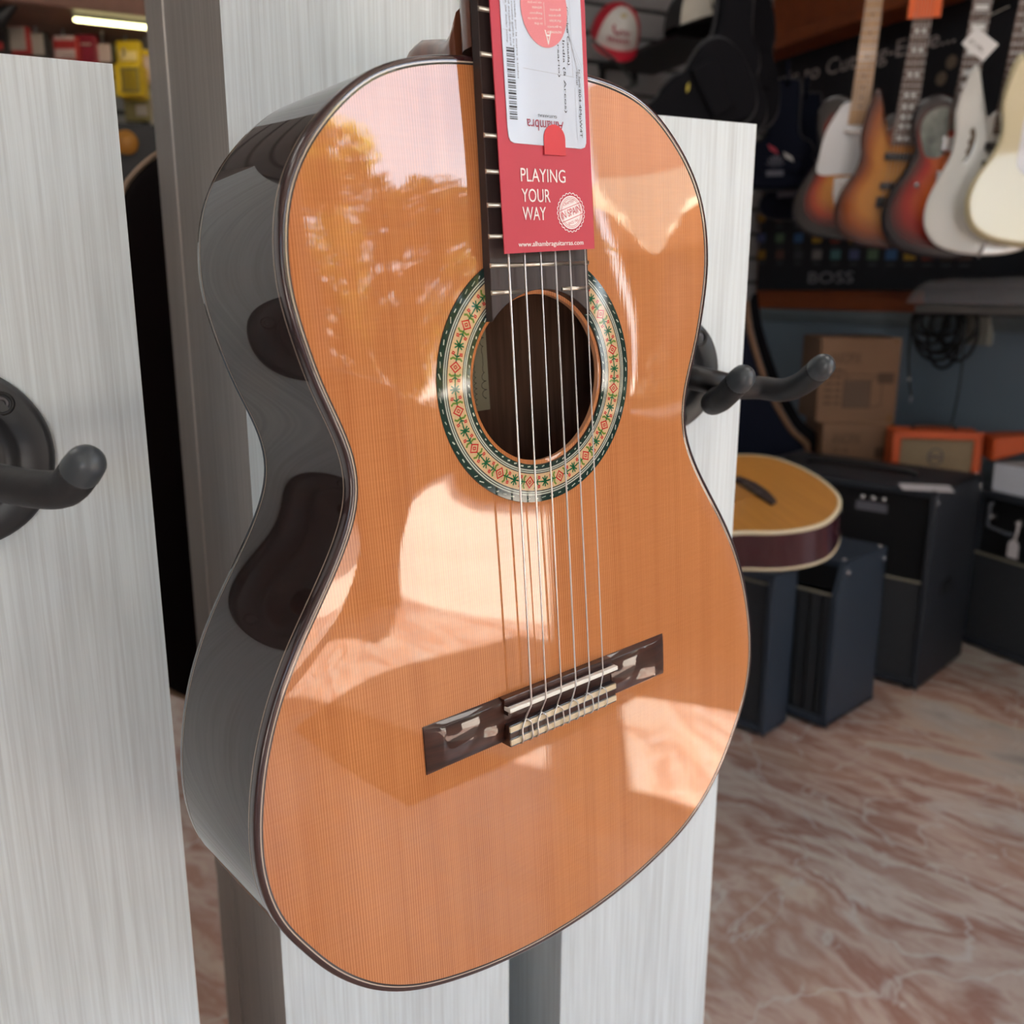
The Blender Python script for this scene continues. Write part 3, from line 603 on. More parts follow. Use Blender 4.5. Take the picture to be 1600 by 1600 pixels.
# ------------------------------------------------------------------ hangers
def hanger(T, arms, stem, label, r=.052, screws=((.60, .70), ), top=None):
    h = thing('guitar_hanger', T, label, 'guitar hanger', None)
    F = Matrix.Rotation(math.pi / 2, 4, 'X')             # lathe z -> world -y
    q = MB(); q.lathe([(0, .0), (r, 0), (r, .0035), (r * .975, .0065), (r * .93, .0075), (r * .68, .0085), (r * .64, .0075), (r * .60, .0045), (r * .44, .0045), (r * .40, .0095), (.0001, .0105)], 0, 64, F)
    q.build('wall_disc', mat('hanger_grey', (.045, .048, .052), .38, .3, noise=.08), h)
    for a in (.80, .80 + 2.094, .80 + 4.189):
        x, z_ = r * .79 * math.cos(a), r * .79 * math.sin(a)
        q = MB(); Tn = Matrix.Translation((x, -.0068, z_)) @ F
        q.lathe([(.0068, .0), (.0068, .0016), (.0048, .0018), (.0046, -.001)], 0, 24, Tn); q.lathe([(.0044, -.0005), (.0040, .0012), (.0015, .0012), (.0012, 0), (.0001, 0)], 1, 20, Tn)
        q.build('screw', [BLACK, mat('screw_steel', (.10, .10, .11), .35, .8)], h)
    q = MB(); q.tube(stem, .0095, 0, 20); q.build('stem', BLACK, h, )
    for a in arms:
        q = MB(); P = crom([Vector(p) for p in a], 6, False); q.tube(P, .0088, 0, 20, round_end=False)
        d = (P[-1] - P[-3]).normalized(); e = P[-1]
        q.tube([e - d * .0005, e + d * .0015], .0086, 1, 20); q.tube([e + d * .0012, e + d * .0065], [.0090, .0086], 1, 20, round_end=True)
        q.build('yoke_arm', [RUBBER, mat('tip_cap', (.055, .065, .075), .32)], h)
    return h
cR = Vector((.408, YP, -.062 + H)); wz = lambda x, y, z_, c: (x - c.x, y - c.y, z_ + H - c.z)
hanger(Matrix.Translation(cR), [[wz(.447, .566, -.073, cR), wz(.432, .563, -.078, cR), wz(.415, .548, -.080, cR), wz(.408, .528, -.074, cR), wz(.405, .508, -.061, cR)],
        [wz(.447, .566, -.072, cR), wz(.468, .562, -.0725, cR), wz(.477, .545, -.073, cR), wz(.477, .525, -.066, cR), wz(.473, .506, -.055, cR)]],
       [(0, 0, 0), (.012, -.015, -.002), wz(.440, .566, -.070, cR)], 'black two-armed guitar hanger on the lower right board, half behind the cedar guitar', .046)
cL = Vector((-.070, YP, -.093 + H))
hanger(Matrix.Translation(cL), [[wz(-.060, .515, -.088, cL), wz(-.042, .482, -.0865, cL), wz(-.024, .462, -.088, cL), wz(-.011, .452, -.087, cL), wz(-.004, .444, -.079, cL)],
        [wz(-.060, .515, -.088, cL), wz(-.088, .515, -.090, cL), wz(-.105, .49, -.09, cL), wz(-.11, .46, -.088, cL), wz(-.108, .44, -.079, cL)]],
       [(0, 0, 0), (.002, -.04, .003), wz(-.060, .517, -.088, cL)], 'black guitar hanger on the left board, its rubber arm cut by the picture edge', .053)
top = GT @ Vector((0, .335, -.03)); cN = Vector((top.x + .0, YP, top.z))
hanger(Matrix.Translation(cN), [[(0, top.y - YP - .0, -.006), (-.03, top.y - YP + .0, -.006), (-.042, top.y - YP - .02, -.006), (-.042, top.y - YP - .06, .002)],
        [(0, top.y - YP, -.006), (.03, top.y - YP, -.006), (.042, top.y - YP - .02, -.006), (.042, top.y - YP - .06, .002)]], [(0, 0, 0), (0, top.y - YP, -.004)], 'black guitar hanger holding the head of the cedar guitar, above the picture', .05)

# ------------------------------------------------------------------ generic guitar body
def burst_mat(name, stops, rough=.25, coat=1):
    m = mat(name, stops[0][1], rough, coat=coat, coat_rough=.03); N = m.node_tree.nodes; L = m.node_tree.links
    a = N.new('ShaderNodeAttribute'); a.attribute_name = 'edge'; c = N.new('ShaderNodeValToRGB'); E = c.color_ramp.elements
    E[0].position = stops[0][0]; E[0].color = (*stops[0][1], 1); E[1].position = stops[-1][0]; E[1].color = (*stops[-1][1], 1)
    for p, col in stops[1:-1]: e = E.new(p); e.color = (*col, 1)
    L.new(a.outputs['Fac'], c.inputs['Fac']); L.new(c.outputs['Color'], N['Principled BSDF'].inputs['Base Color']); return m
def body_mesh(out, ctr, th, r=.006, carve=0):
    q = MB(); n = len(out); ctr = Vector(ctr); prof = [(0, 0), (.2, 0), (.4, 0), (.55, 0), (.68, 0), (.78, 0), (.86, 0), (.92, 0), (.965, 0)]
    rows = []
    for t_, _ in prof: rows.append(([((ctr + (p - ctr) * t_).x, (ctr + (p - ctr) * t_).y, -carve * t_ ** 4) for p in out], t_ + 1e-4))
    for k in range(1, 5):
        a = k / 4 * math.pi / 2; ins = offset(out, -r * (1 - math.sin(a))); rows.append(([(p.x, p.y, -carve - r * (1 - math.cos(a))) for p in ins], 1.0))
    rows.append(([(p.x, p.y, -th + r) for p in out], 1.0)); rows.append(([(p.x, p.y, -th) for p in offset(out, -r)], 1.0)); rows.append(([(ctr.x + (p.x - ctr.x) * .02, ctr.y + (p.y - ctr.y) * .02, -th) for p in out], 1.0))
    for (a, ea), (b, eb) in zip(rows, rows[1:]): q.add(list(a) + list(b), [(i, (i + 1) % n, n + (i + 1) % n, n + i) for i in range(n)], 0, True, None, [ea] * n + [eb] * n)
    return q
def neck_parts(parent, L_, w0, w1, y0, z0, matf, matn, dots=None, nfr=21, scale=.648, head=True, headmat=None, inlay=None, side=1):
    """neck going up from y0; w0 half width at the body end, w1 at the nut; the nut at y0+L_"""
    hw = lambda y: w0 + (w1 - w0) * (y - y0) / L_
    q = MB(); q.prism([(-w0, y0), (w0, y0), (w1, y0 + L_), (-w1, y0 + L_)], z0, z0 + .006); q.build('fingerboard', matf, parent, bevel=.001)
    q = MB(); rows = [[(x, y, z_ + z0) for x, y, z_ in dprof(hw(y), .016, y)] for y in (y0 + .04, y0 + L_ * .5, y0 + L_)]
    for a, b in zip(rows, rows[1:]): q.ring(a, b, 0, True, False)
    q.build('neck', matn, parent)
    ny = y0 + L_
    for n in range(1, nfr + 1):
        y = ny - scale * (1 - 2 ** (-n / 12))
        if y > y0 + .004: q = MB(); q.box((-hw(y), y - .001, z0 + .006), (hw(y), y + .001, z0 + .0071)); q.build('fret', STEEL, parent)
    if dots:
        for n in (3, 5, 7, 9, 12, 15, 17, 19, 21, 24):
            if n > nfr: continue
            f2 = lambda k: ny - scale * (1 - 2 ** (-k / 12))
            y = (f2(n) + f2(n - 1)) / 2
            for sx in ((-.009, .009) if dots == 'twin' else (0,)):
                q = MB()
                if dots == 'dot': q.prism([(.0032 * math.cos(2 * math.pi * k / 10), y + .0032 * math.sin(2 * math.pi * k / 10)) for k in range(10)], z0 + .0061, z0 + .0064)
                elif dots == 'twin': q.prism([(sx + .0062 * math.cos(2 * math.pi * k / 8), y + .005 * math.sin(2 * math.pi * k / 8)) for k in range(8)], z0 + .0061, z0 + .0064)
                else: q.box((-hw(y) * .68, y - .006, z0 + .0061), (hw(y) * .68, y + .006, z0 + .0064))
                q.build('position_marker', inlay, parent)
    if head:
        q = MB(); q.prism([(-w1, ny), (w1, ny), (w1 + .012, ny + .03), (w1 + .008, ny + .16), (0, ny + .185), (-w1 - .016, ny + .17), (-w1 - .006, ny + .03)], z0 - .012, z0 + .002); q.build('headstock', headmat or matn, parent, bevel=.002)
def strings6(parent, y0, y1, x0, x1, z0, z1, r=.0005):
    for i in range(6):
        k = -1 + 2 * i / 5; q = MB(); q.tube([(k * x0, y0, z0), (k * x1, y1, z1)], r, 0, 6); q.build('string', STEEL, parent)
GA = Vector((-.74, -.67, 0)).normalized(); GX = Vector((-GA.y, GA.x, 0)) * 1
GX = Vector((0, 0, 1)).cross(GA)
def gframe(u, v, Z, rot=0, tilt=0, turn=0):
    p = at(u, v, Z); A = Matrix.Rotation(math.radians(turn), 3, 'Z') @ GA; X = Vector((0, 0, 1)).cross(A)
    return frame(p, X, (0, 0, 1)) @ Matrix.Rotation(math.radians(rot), 4, 'Z') @ Matrix.Rotation(math.radians(tilt), 4, 'X')
MAPLE = mat('maple', (.55, .33, .17), .35, coat=.6, noise=.12, nscale=(100, 8, 100)); RWF = mat('rosewood_board', (.11, .062, .045), .5, noise=.3, nscale=(200, 10, 60))
PGW = mat('pickguard_white', (.78, .78, .80), .25, coat=.4); PEARL = mat('pearl_inlay', (.85, .87, .86), .25)
HK = 'electric guitars hanging along the right wall'
def ring_hanger(T, y, label):                       # wall arm that carries the head of a wall guitar
    p = T @ Vector((0, y, -.012)); L_ = XW - p.x
    h = thing('guitar_wall_hanger', Matrix.Translation((XW, p.y, p.z)), label, 'guitar hanger', 'arms on the right wall')
    q = MB(); q.box((-.012, -.03, -.05), (-.0, .03, .05)); q.build('back_plate', BLACK, h, bevel=.003)
    q = MB(); q.tube([(-.01, 0, 0), (-L_ + .05, 0, 0)], .006, 0, 10)
    d = T.to_3x3() @ Vector((1, 0, 0)); o = T.to_3x3() @ Vector((0, 0, 1))
    c = Vector((-L_ + .05, 0, 0)); e = Vector((-L_, 0, 0))
    for s_ in (-1, 1): q.tube([c, e + d * s_ * .03 - o * .03, e + d * s_ * .035 + o * .03], .006, 0, 10)
    q.build('fork', RUBBER, h)
SB_T = burst_mat('tele_burst', [(0, (.62, .26, .03)), (.45, (.55, .19, .02)), (.62, (.42, .05, .01)), (.74, (.12, .01, .005)), (.84, (.012, .008, .008)), (1, (.012, .010, .012))])
SB_S = burst_mat('amber_burst', [(0, (.60, .28, .06)), (.55, (.52, .20, .03)), (.75, (.30, .07, .01)), (.92, (.07, .015, .006)), (1, (.04, .01, .006))])
SB_L = burst_mat('red_burst', [(0, (.75, .20, .02)), (.42, (.62, .10, .01)), (.6, (.42, .02, .01)), (.78, (.12, .008, .006)), (.9, (.012, .008, .010)), (1, (.012, .010, .014))])
WHT = mat('white_gloss', (.72, .72, .69), .25, coat=1, coat_rough=.03); CRM = mat('cream_gloss', (.72, .64, .40), .25, coat=1, coat_rough=.03)
def oc(pts, n=120): return resample(crom([Vector((x / 1000, y / 1000)) for x, y in pts], 6), n)
# 1 single-cut sunburst with white pickguard  (points run counter-clockwise from top left of the neck, facing the player side out)
TELE = [(-30, 0), (-62, 9), (-100, -2), (-121, -35), (-118, -80), (-106, -130), (-112, -180), (-140, -235), (-160, -295), (-150, -355), (-105, -393), (-40, -405), (40, -404), (105, -390), (150, -352), (160, -292), (140, -235), (112, -180), (104, -135), (112, -95), (120, -62), (105, -42), (78, -52), (52, -82), (34, -82), (28, -30)]
T1 = gframe(1346, 153, 2.75, rot=-3, turn=2)
a = thing('electric_guitar', T1, 'dark-edged sunburst electric guitar with white pickguard and maple neck, nearest the corner', 'guitar', HK)
body_mesh(oc(TELE), (0, -.22), .044).build('body', SB_T, a)
q = MB(); q.prism([tuple(p) for p in oc([(-38, -12), (-62, -40), (-88, -95), (-98, -160), (-96, -215), (-30, -215), (10, -215), (60, -212), (82, -180), (80, -130), (70, -98), (40, -90), (30, -60), (30, -14)], 70)], .0002, .0025); q.build('pickguard', PGW, a)
neck_parts(a, .50, .028, .0215, -.075, .003, MAPLE, MAPLE, 'dot', inlay=BLACK)
q = MB(); q.box((-.036, -.100, .003), (.036, -.083, .010)); q.build('neck_pickup', CHROME, a, bevel=.003)
q = MB(); q.prism([(-.048, -.225), (.030, -.218), (.040, -.262), (.022, -.306), (-.036, -.306), (-.046, -.27)], .0005, .004); q.box((-.03, -.245, .004), (.035, -.236, .012)); q.build('bridge_plate', CHROME, a, bevel=.001)
q = MB(); q.box((.07, -.33, .0005), (.088, -.20, .003)); q.tube([(.079, -.25, .003), (.079, -.25, .02)], .009); q.tube([(.079, -.30, .003), (.079, -.30, .02)], .009); q.build('control_plate', CHROME, a)
strings6(a, -.245, .42, .026, .018, .014, .012); ring_hanger(T1, .44, 'black arm holding the white-pickguard sunburst guitar, above the picture')
# 2 double-cut amber
STR2 = [(-26, -38), (-42, -58), (-64, -46), (-70, 10), (-84, 52), (-98, 30), (-112, -30), (-116, -90), (-108, -140), (-118, -190), (-148, -250), (-158, -310), (-140, -365), (-90, -400), (-20, -412), (60, -404), (120, -378), (148, -330), (142, -270), (118, -210), (104, -160), (108, -110), (116, -60), (108, -6), (86, 14), (70, -20), (62, -62), (40, -72), (26, -50)]
T2 = gframe(1419, 166, 2.62, rot=-4, turn=2)
a = thing('electric_guitar', T2, 'amber double-horned electric guitar with black pickups, an orange card on its neck', 'guitar', HK)
body_mesh(oc([(x, y * .94) for x, y in STR2]), (0, -.21), .042).build('body', SB_S, a)
neck_parts(a, .50, .0295, .0215, -.105, .003, RWF, MAPLE, 'twin', 24, .648, inlay=PEARL)
for y in (-.135, -.215):
    q = MB(); q.box((-.042, y - .010, .001), (.042, y + .010, .010)); q.build('humbucker', BLACK, a, bevel=.002)
    for i in range(6):
        for dy in (-.005, .005): q = MB(); q.tube([(-.03 + i * .012, y + dy, .0095), (-.03 + i * .012, y + dy, .0112)], .0025, 0, 8); q.build('pole_piece', CHROME, a)
q = MB(); q.box((-.045, -.275, .001), (.045, -.245, .014)); q.box((-.02, -.30, .001), (.02, -.275, .008)); q.build('tremolo_bridge', BLACK, a, bevel=.002)
for p in ((.07, -.29), (.085, -.33)):
    q = MB(); q.tube([(p[0], p[1], 0), (p[0], p[1], .018)], .0095); q.build('knob', CHROME, a)
strings6(a, -.26, .395, .026, .018, .014, .012); ring_hanger(T2, .42, 'black arm holding the amber double-horned guitar, above the picture')
TC = frame(at(1451, -30, 2.53), GX, (0, 0, 1)) @ Matrix.Rotation(math.radians(-2), 4, 'Z')
q = MB(); q.box((-.042, -.092, 0), (.042, .06, .0015)); oc_ = q.build('paper_card', mat('orange_card', (.80, .15, .04), .6, noise=.04), T=TC); tag(oc_, 'bright orange card stuck across the neck of the amber guitar', 'card')
# 3 single-cut red burst
LP = [(-30, -2), (-70, 6), (-112, -18), (-128, -62), (-118, -110), (-108, -140), (-122, -190), (-152, -250), (-166, -315), (-146, -375), (-95, -414), (-20, -428), (60, -424), (125, -396), (162, -340), (162, -280), (140, -215), (112, -165), (106, -132), (118, -98), (124, -70), (108, -50), (82, -60), (60, -92), (36, -92), (28, -40)]
T3 = gframe(1509, 149, 2.51, rot=-4, turn=4)
a = thing('electric_guitar', T3, 'glossy red sunburst single-cutaway electric guitar between the amber and the white one', 'guitar', HK)
body_mesh(oc(LP), (0, -.23), .048, .009, .004).build('body', SB_L, a)
q = MB(); q.prism([tuple(p) for p in oc([(-40, -30), (-84, -42), (-100, -80), (-88, -130), (-70, -160), (-30, -150), (-30, -60)], 50)], .0002, .0022); q.build('pickguard', mat('grey_pickguard', (.035, .045, .04), .25, coat=.5, col2=(.30, .32, .28), nscale=(18, 14, 10)), a)
neck_parts(a, .50, .028, .0215, -.09, .004, RWF, MAHOG, 'block', 22, .628, inlay=PEARL)
for y in (-.125, -.215):
    q = MB(); q.box((-.040, y - .019, .001), (.040, y + .019, .012)); q.build('humbucker', CHROME, a, bevel=.003)
for y in (-.26, -.30):
    q = MB(); q.tube([(-.042, y, .012), (.042, y, .012)], .006, 0, 12, round_end=True); q.build('bridge_bar', CHROME, a)
for p in ((-.085, -.235), (.095, -.3)):
    q = MB(); q.tube([(p[0], p[1], 0), (p[0], p[1], .012)], .007); q.build('knob', CHROME, a)
strings6(a, -.26, .40, .025, .018, .016, .013); ring_hanger(T3, .43, 'black arm holding the red sunburst guitar, above the picture')
# 4 white with grip slot
JEM = [(-26, -45), (-44, -62), (-62, -50), (-76, 0), (-86, 50), (-97, 66), (-110, 40), (-122, -10), (-126, -60), (-118, -110), (-120, -160), (-142, -220), (-160, -285), (-154, -345), (-116, -390), (-50, -408), (30, -408), (100, -388), (146, -345), (156, -285), (138, -225), (114, -170), (104, -120), (108, -60), (112, 0), (100, 34), (84, 10), (72, -40), (56, -66), (40, -66), (26, -50)]
T4 = gframe(1582, 143, 2.40, rot=-4, turn=5)
a = thing('electric_guitar', T4, 'white electric guitar with a pointed horn and a hand slot cut through its body', 'guitar', HK)
ob_ = body_mesh(oc(JEM, 140), (0, -.22), .042).build('body', WHT, a)
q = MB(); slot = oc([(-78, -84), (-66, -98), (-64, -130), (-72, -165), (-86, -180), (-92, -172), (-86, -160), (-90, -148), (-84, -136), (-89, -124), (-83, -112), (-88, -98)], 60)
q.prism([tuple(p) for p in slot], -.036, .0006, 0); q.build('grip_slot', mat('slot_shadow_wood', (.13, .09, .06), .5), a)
q = MB(); rim = [(p.x, p.y, .0009) for p in offset(slot, .004)]; q.ring(rim, [(p.x, p.y, .0007) for p in slot], 0, False); q.build('slot_rim', WHT, a)
neck_parts(a, .50, .0295, .0215, -.105, .003, RWF, MAPLE, 'dot', 24, .648, inlay=PEARL)
for y in (-.135, -.18, -.225):
    q = MB(); q.box((-.042, y - .010, .001), (.042, y + .010, .010)); q.build('pickup', BLACK, a, bevel=.003)
q = MB(); q.box((-.045, -.285, .001), (.045, -.25, .014)); q.build('tremolo_bridge', BLACK, a, bevel=.002)
q = MB(); q.tube([(.045, -.27, .015), (.01, -.34, .03), (-.01, -.42, .03)], .003); q.build('tremolo_arm', CHROME, a)
strings6(a, -.26, .395, .026, .018, .014, .012); ring_hanger(T4, .42, 'black arm holding the white slotted guitar, above the picture')
TP = frame(at(1531, 69, 2.30), GX, (0, 0, 1)) @ Matrix.Rotation(math.radians(-40), 4, 'Z')
pt = thing('price_tag', TP, 'small white handwritten price tag turned on its corner beside the white horn', 'price tag')
q = MB(); q.cbox((0, 0, 0), (.070, .047, .0008)); q.build('paper', mat('tag_paper', (.72, .72, .72), .6), pt)
q = MB(); text_into(q, '\u20ac1199,-', (-.026, -.014), .047, .013, 0, 0, .0006, shear=.3); q.build('handwriting', INK, pt)
q = MB(); q.tube([(-.025, .018, 0), (-.05, .03, -.03), (-.02, .12, -.10)], .0006, 0, 6); q.build('cord', IVORY, pt)
# 5 cream
T5 = gframe(1660, 114, 2.28, rot=-5, turn=6)
a = thing('electric_guitar', T5, 'pale cream electric guitar cut off by the right edge of the picture', 'guitar', HK)
CR = [(-26, -40), (-42, -62), (-66, -50), (-78, 0), (-92, 44), (-108, 34), (-120, -20), (-120, -80), (-108, -140), (-120, -195), (-150, -255), (-160, -315), (-140, -372), (-90, -404), (-10, -414), (70, -404), (130, -376), (152, -325), (142, -262), (116, -205), (104, -150), (110, -95), (118, -40), (104, 6), (84, 4), (70, -35), (56, -66), (40, -72), (26, -50)]
body_mesh(oc(CR), (0, -.22), .044, .012).build('body', CRM, a)
q = MB(); q.prism([tuple(p) for p in oc([(-34, -50), (-60, -90), (-62, -160), (-50, -230), (20, -250), (80, -300), (96, -280), (80, -200), (60, -120), (40, -80)], 60)], .0002, .0022); q.build('pickguard', PGW, a)
neck_parts(a, .50, .028, .0215, -.08, .003, RWF, MAPLE, 'dot', 21, inlay=PEARL)
strings6(a, -.26, .42, .026, .018, .014, .012); ring_hanger(T5, .44, 'black arm holding the pale cream guitar, beyond the right edge')
print('part 1 built')
# ------------------------------------------------------------------ banner and shelf on the right wall
bz0 = on_x(1290, 454, XW - .02).z; bz1 = on_x(1357, 45, XW - .02).z
by_far = 3.36; by_near = 1.35
TBn = frame(Vector((XW - .03, by_far, bz0)), (0, -1, 0), (0, 0, 1))       # local x towards the viewer along the wall, y up, z into the room
bn = thing('printed_banner', TBn, 'wide black banner with pale slogan and pedal pictures behind the hanging guitars', 'banner')
q = MB(); q.box((0, 0, -.004), (by_far - by_near, bz1 - bz0, 0)); q.build('cloth', mat('banner_black', (.010, .011, .015), .6, noise=.2), bn)
inv = TBn.inverted()
def bpt(u, v): return inv @ on_x(u, v, XW - .03)
q = MB(); p = bpt(1178, 142); e = bpt(1492, 72)
text_into(q, 'Classic to Cutting-Edge...', (p.x, (p.y + e.y) / 2 - .012), e.x - p.x, .075, 0, (e.y - p.y) * .35 / (e.x - p.x), .0012); q.build('slogan', mat('slogan_grey', (.50, .44, .43), .6), bn)
q = MB(); p = bpt(1263, 443); e = bpt(1335, 421)
text_into(q, 'BOSS', (p.x, p.y), e.x - p.x, .045, 0, 0, .0012); q.build('maker_mark', mat('mark_grey', (.24, .24, .27), .6), bn)
cols = [(.30, .16, .03), (.05, .12, .28), (.08, .20, .22), (.12, .06, .05), (.42, .24, .03), (.08, .10, .22), (.05, .05, .06), (.30, .05, .03), (.10, .16, .10), (.22, .20, .20)]
PRN = [mat('pedal_print_%d' % i, c, .6) for i, c in enumerate(cols)]
for r_i, vv in enumerate((340, 372, 398)):
    for k in range(12):
        c = bpt(1190 + k * 29, vv); w = .026
        q = MB(); q.box((c.x - w, c.y - .018, .001), (c.x + w, c.y + .018, .002)); q.build('pedal_picture', PRN[(k * 3 + r_i * 5) % 10], bn)
        q = MB(); q.box((c.x - w * .8, c.y - .040, .001), (c.x + w * .8, c.y - .030, .002)); q.build('caption_bar', PRN[6], bn)
for u, v, r_ in ((1487, 97, .022), (1471, 123, .022), (1500, 140, .016)):
    q = MB(); c = bpt(u, v); q.prism([(c.x + r_ * math.cos(2 * math.pi * k / 16), c.y + r_ * math.sin(2 * math.pi * k / 16)) for k in range(16)], .001, .002); q.build('round_print', mat('print_brown', (.20, .15, .11), .6), bn)
zs = on_x(1357, 45, XW - .10).z
q = MB(); q.box((XW - .16, 1.2, zs + .015), (XW, YB, zs + .055), 0); q.box((XW - .17, 1.2, zs + .015), (XW - .16, YB, zs + .06), 0)
tag(q.build('wall_shelf', [mat('orange_shelf', (.24, .055, .014), .45, noise=.15, nscale=(2, 20, 20))], bevel=.003), 'long orange wooden ledge above the black banner', 'shelf')
# ------------------------------------------------------------------ low shelf with wrapped case and hanging cables
sh0 = on_x(1436, 480, XW - .24); zsh = on_x(1500, 480, XW - .24).z
q = MB(); q.box((XW - .26, .9, zsh - .02), (XW, sh0.y, zsh + .005)); tag(q.build('wall_shelf', mat('grey_shelf', (.17, .16, .155), .4, noise=.08), bevel=.003), 'thin grey shelf under the white guitar holding a wrapped black case', 'shelf')
cs_ = frame(Vector((XW - .15, sh0.y - .36, zsh + .0065)), (0, -1, 0), (1, 0, 0))
cc_ = thing('wrapped_case', Matrix.Translation((XW - .15, sh0.y - .36, zsh + .006)), 'flat black case in crinkled clear plastic on the thin grey shelf', 'case')
q = MB(); q.box((-.10, -.36, 0), (.11, .34, .062)); q.build('case_body', mat('case_dark', (.035, .035, .045), .35, coat=.4, noise=.2), cc_, bevel=.008)
q = MB(); random.seed(5); n = 26; rows = []
for j in range(9):
    t_ = j / 8; row = []
    for i in range(n):
        s_ = i / (n - 1); y = -.37 + .76 * s_; x = -.112 + .232 * t_
        zz = .068 + .010 * math.sin(math.pi * t_) + random.uniform(-.003, .004) + (.012 * math.sin(s_ * 3.1))
        if s_ > .93: zz -= (s_ - .93) / .07 * .045
        row.append((x, y, zz))
    rows.append(row)
q.ring([(x - .004, y, .003) for x, y, z_ in rows[0]], rows[0], 0, True, False)
for a, b in zip(rows, rows[1:]): q.ring(a, b, 0, True, False)
q.build('plastic_wrap', mat('clear_plastic', (.8, .8, .85), .12, alpha=.30, coat=1, spec=.8), cc_)
q = MB()
ck = on_x(1415, 500, XW - .12)
random.seed(11)
for k in range(9):
    w = .070 + .010 * (k % 4); hh = .07 + .022 * (k % 5); dy = -.02 * k + random.uniform(-.01, .01); dx = random.uniform(-.05, .05)
    pts = [Vector((XW - .12 + dx, ck.y - .10 + dy * .6 + w * math.sin(a), ck.z + .035 - hh * .5 + hh * .72 * math.cos(a))) for a in [2 * math.pi * j / 24 for j in range(25)]]
    zmax = zsh - .028
    pts = [Vector((p.x, p.y, min(p.z, zmax))) for p in pts]
    q.tube(pts, .0058, 0, 8, caps=False)
tag(q.build('cable_coils', mat('cable_black', (.012, .013, .014), .45)), 'black instrument cables coiled in loops under the thin grey shelf', 'cables')
q = MB(); c0 = on_x(1506, 500, XW - .15)
P = [on_x(u, v, XW - .15) for u, v in ((1508, 497), (1506, 540), (1502, 580), (1496, 620), (1486, 665), (1475, 700), (1467, 735))]
P[0].z = min(P[0].z, zsh - .025); q.tube(crom(P, 6, False), .0036, 0, 8); tag(q.build('hanging_cable', mat('cable_grey', (.03, .04, .045), .5)), 'single dark cable dangling down in front of the small orange amplifier', 'cable')
q = MB(); P = [on_x(u, v, XW - .10) for u, v in ((1424, 500), (1421, 540), (1420, 570), (1421, 590), (1424, 618))]; P[0].z = min(P[0].z, zsh - .025)
q.tube(crom(P, 6, False), .0045, 0, 8, round_end=False); q.tube([P[3], P[3] + Vector((0, 0, -.012))], .009, 1, 10); q.tube([P[4], P[4] + Vector((0, 0, -.03))], .004, 1, 10)
tag(q.build('jack_cable', [mat('cable_black', (.012, .013, .014), .45), CHROME]), 'black cable with a metal plug hanging down the right side of the upper cardboard box', 'cable')
q = MB(); c = on_x(1525, 515, XW - .02); q.box((XW - .03, c.y - .055, c.z - .05), (XW, c.y + .055, c.z + .045)); tag(q.build('wall_socket', mat('socket_beige', (.30, .30, .26), .5), bevel=.004), 'beige wall socket behind the coiled black cables', 'socket')

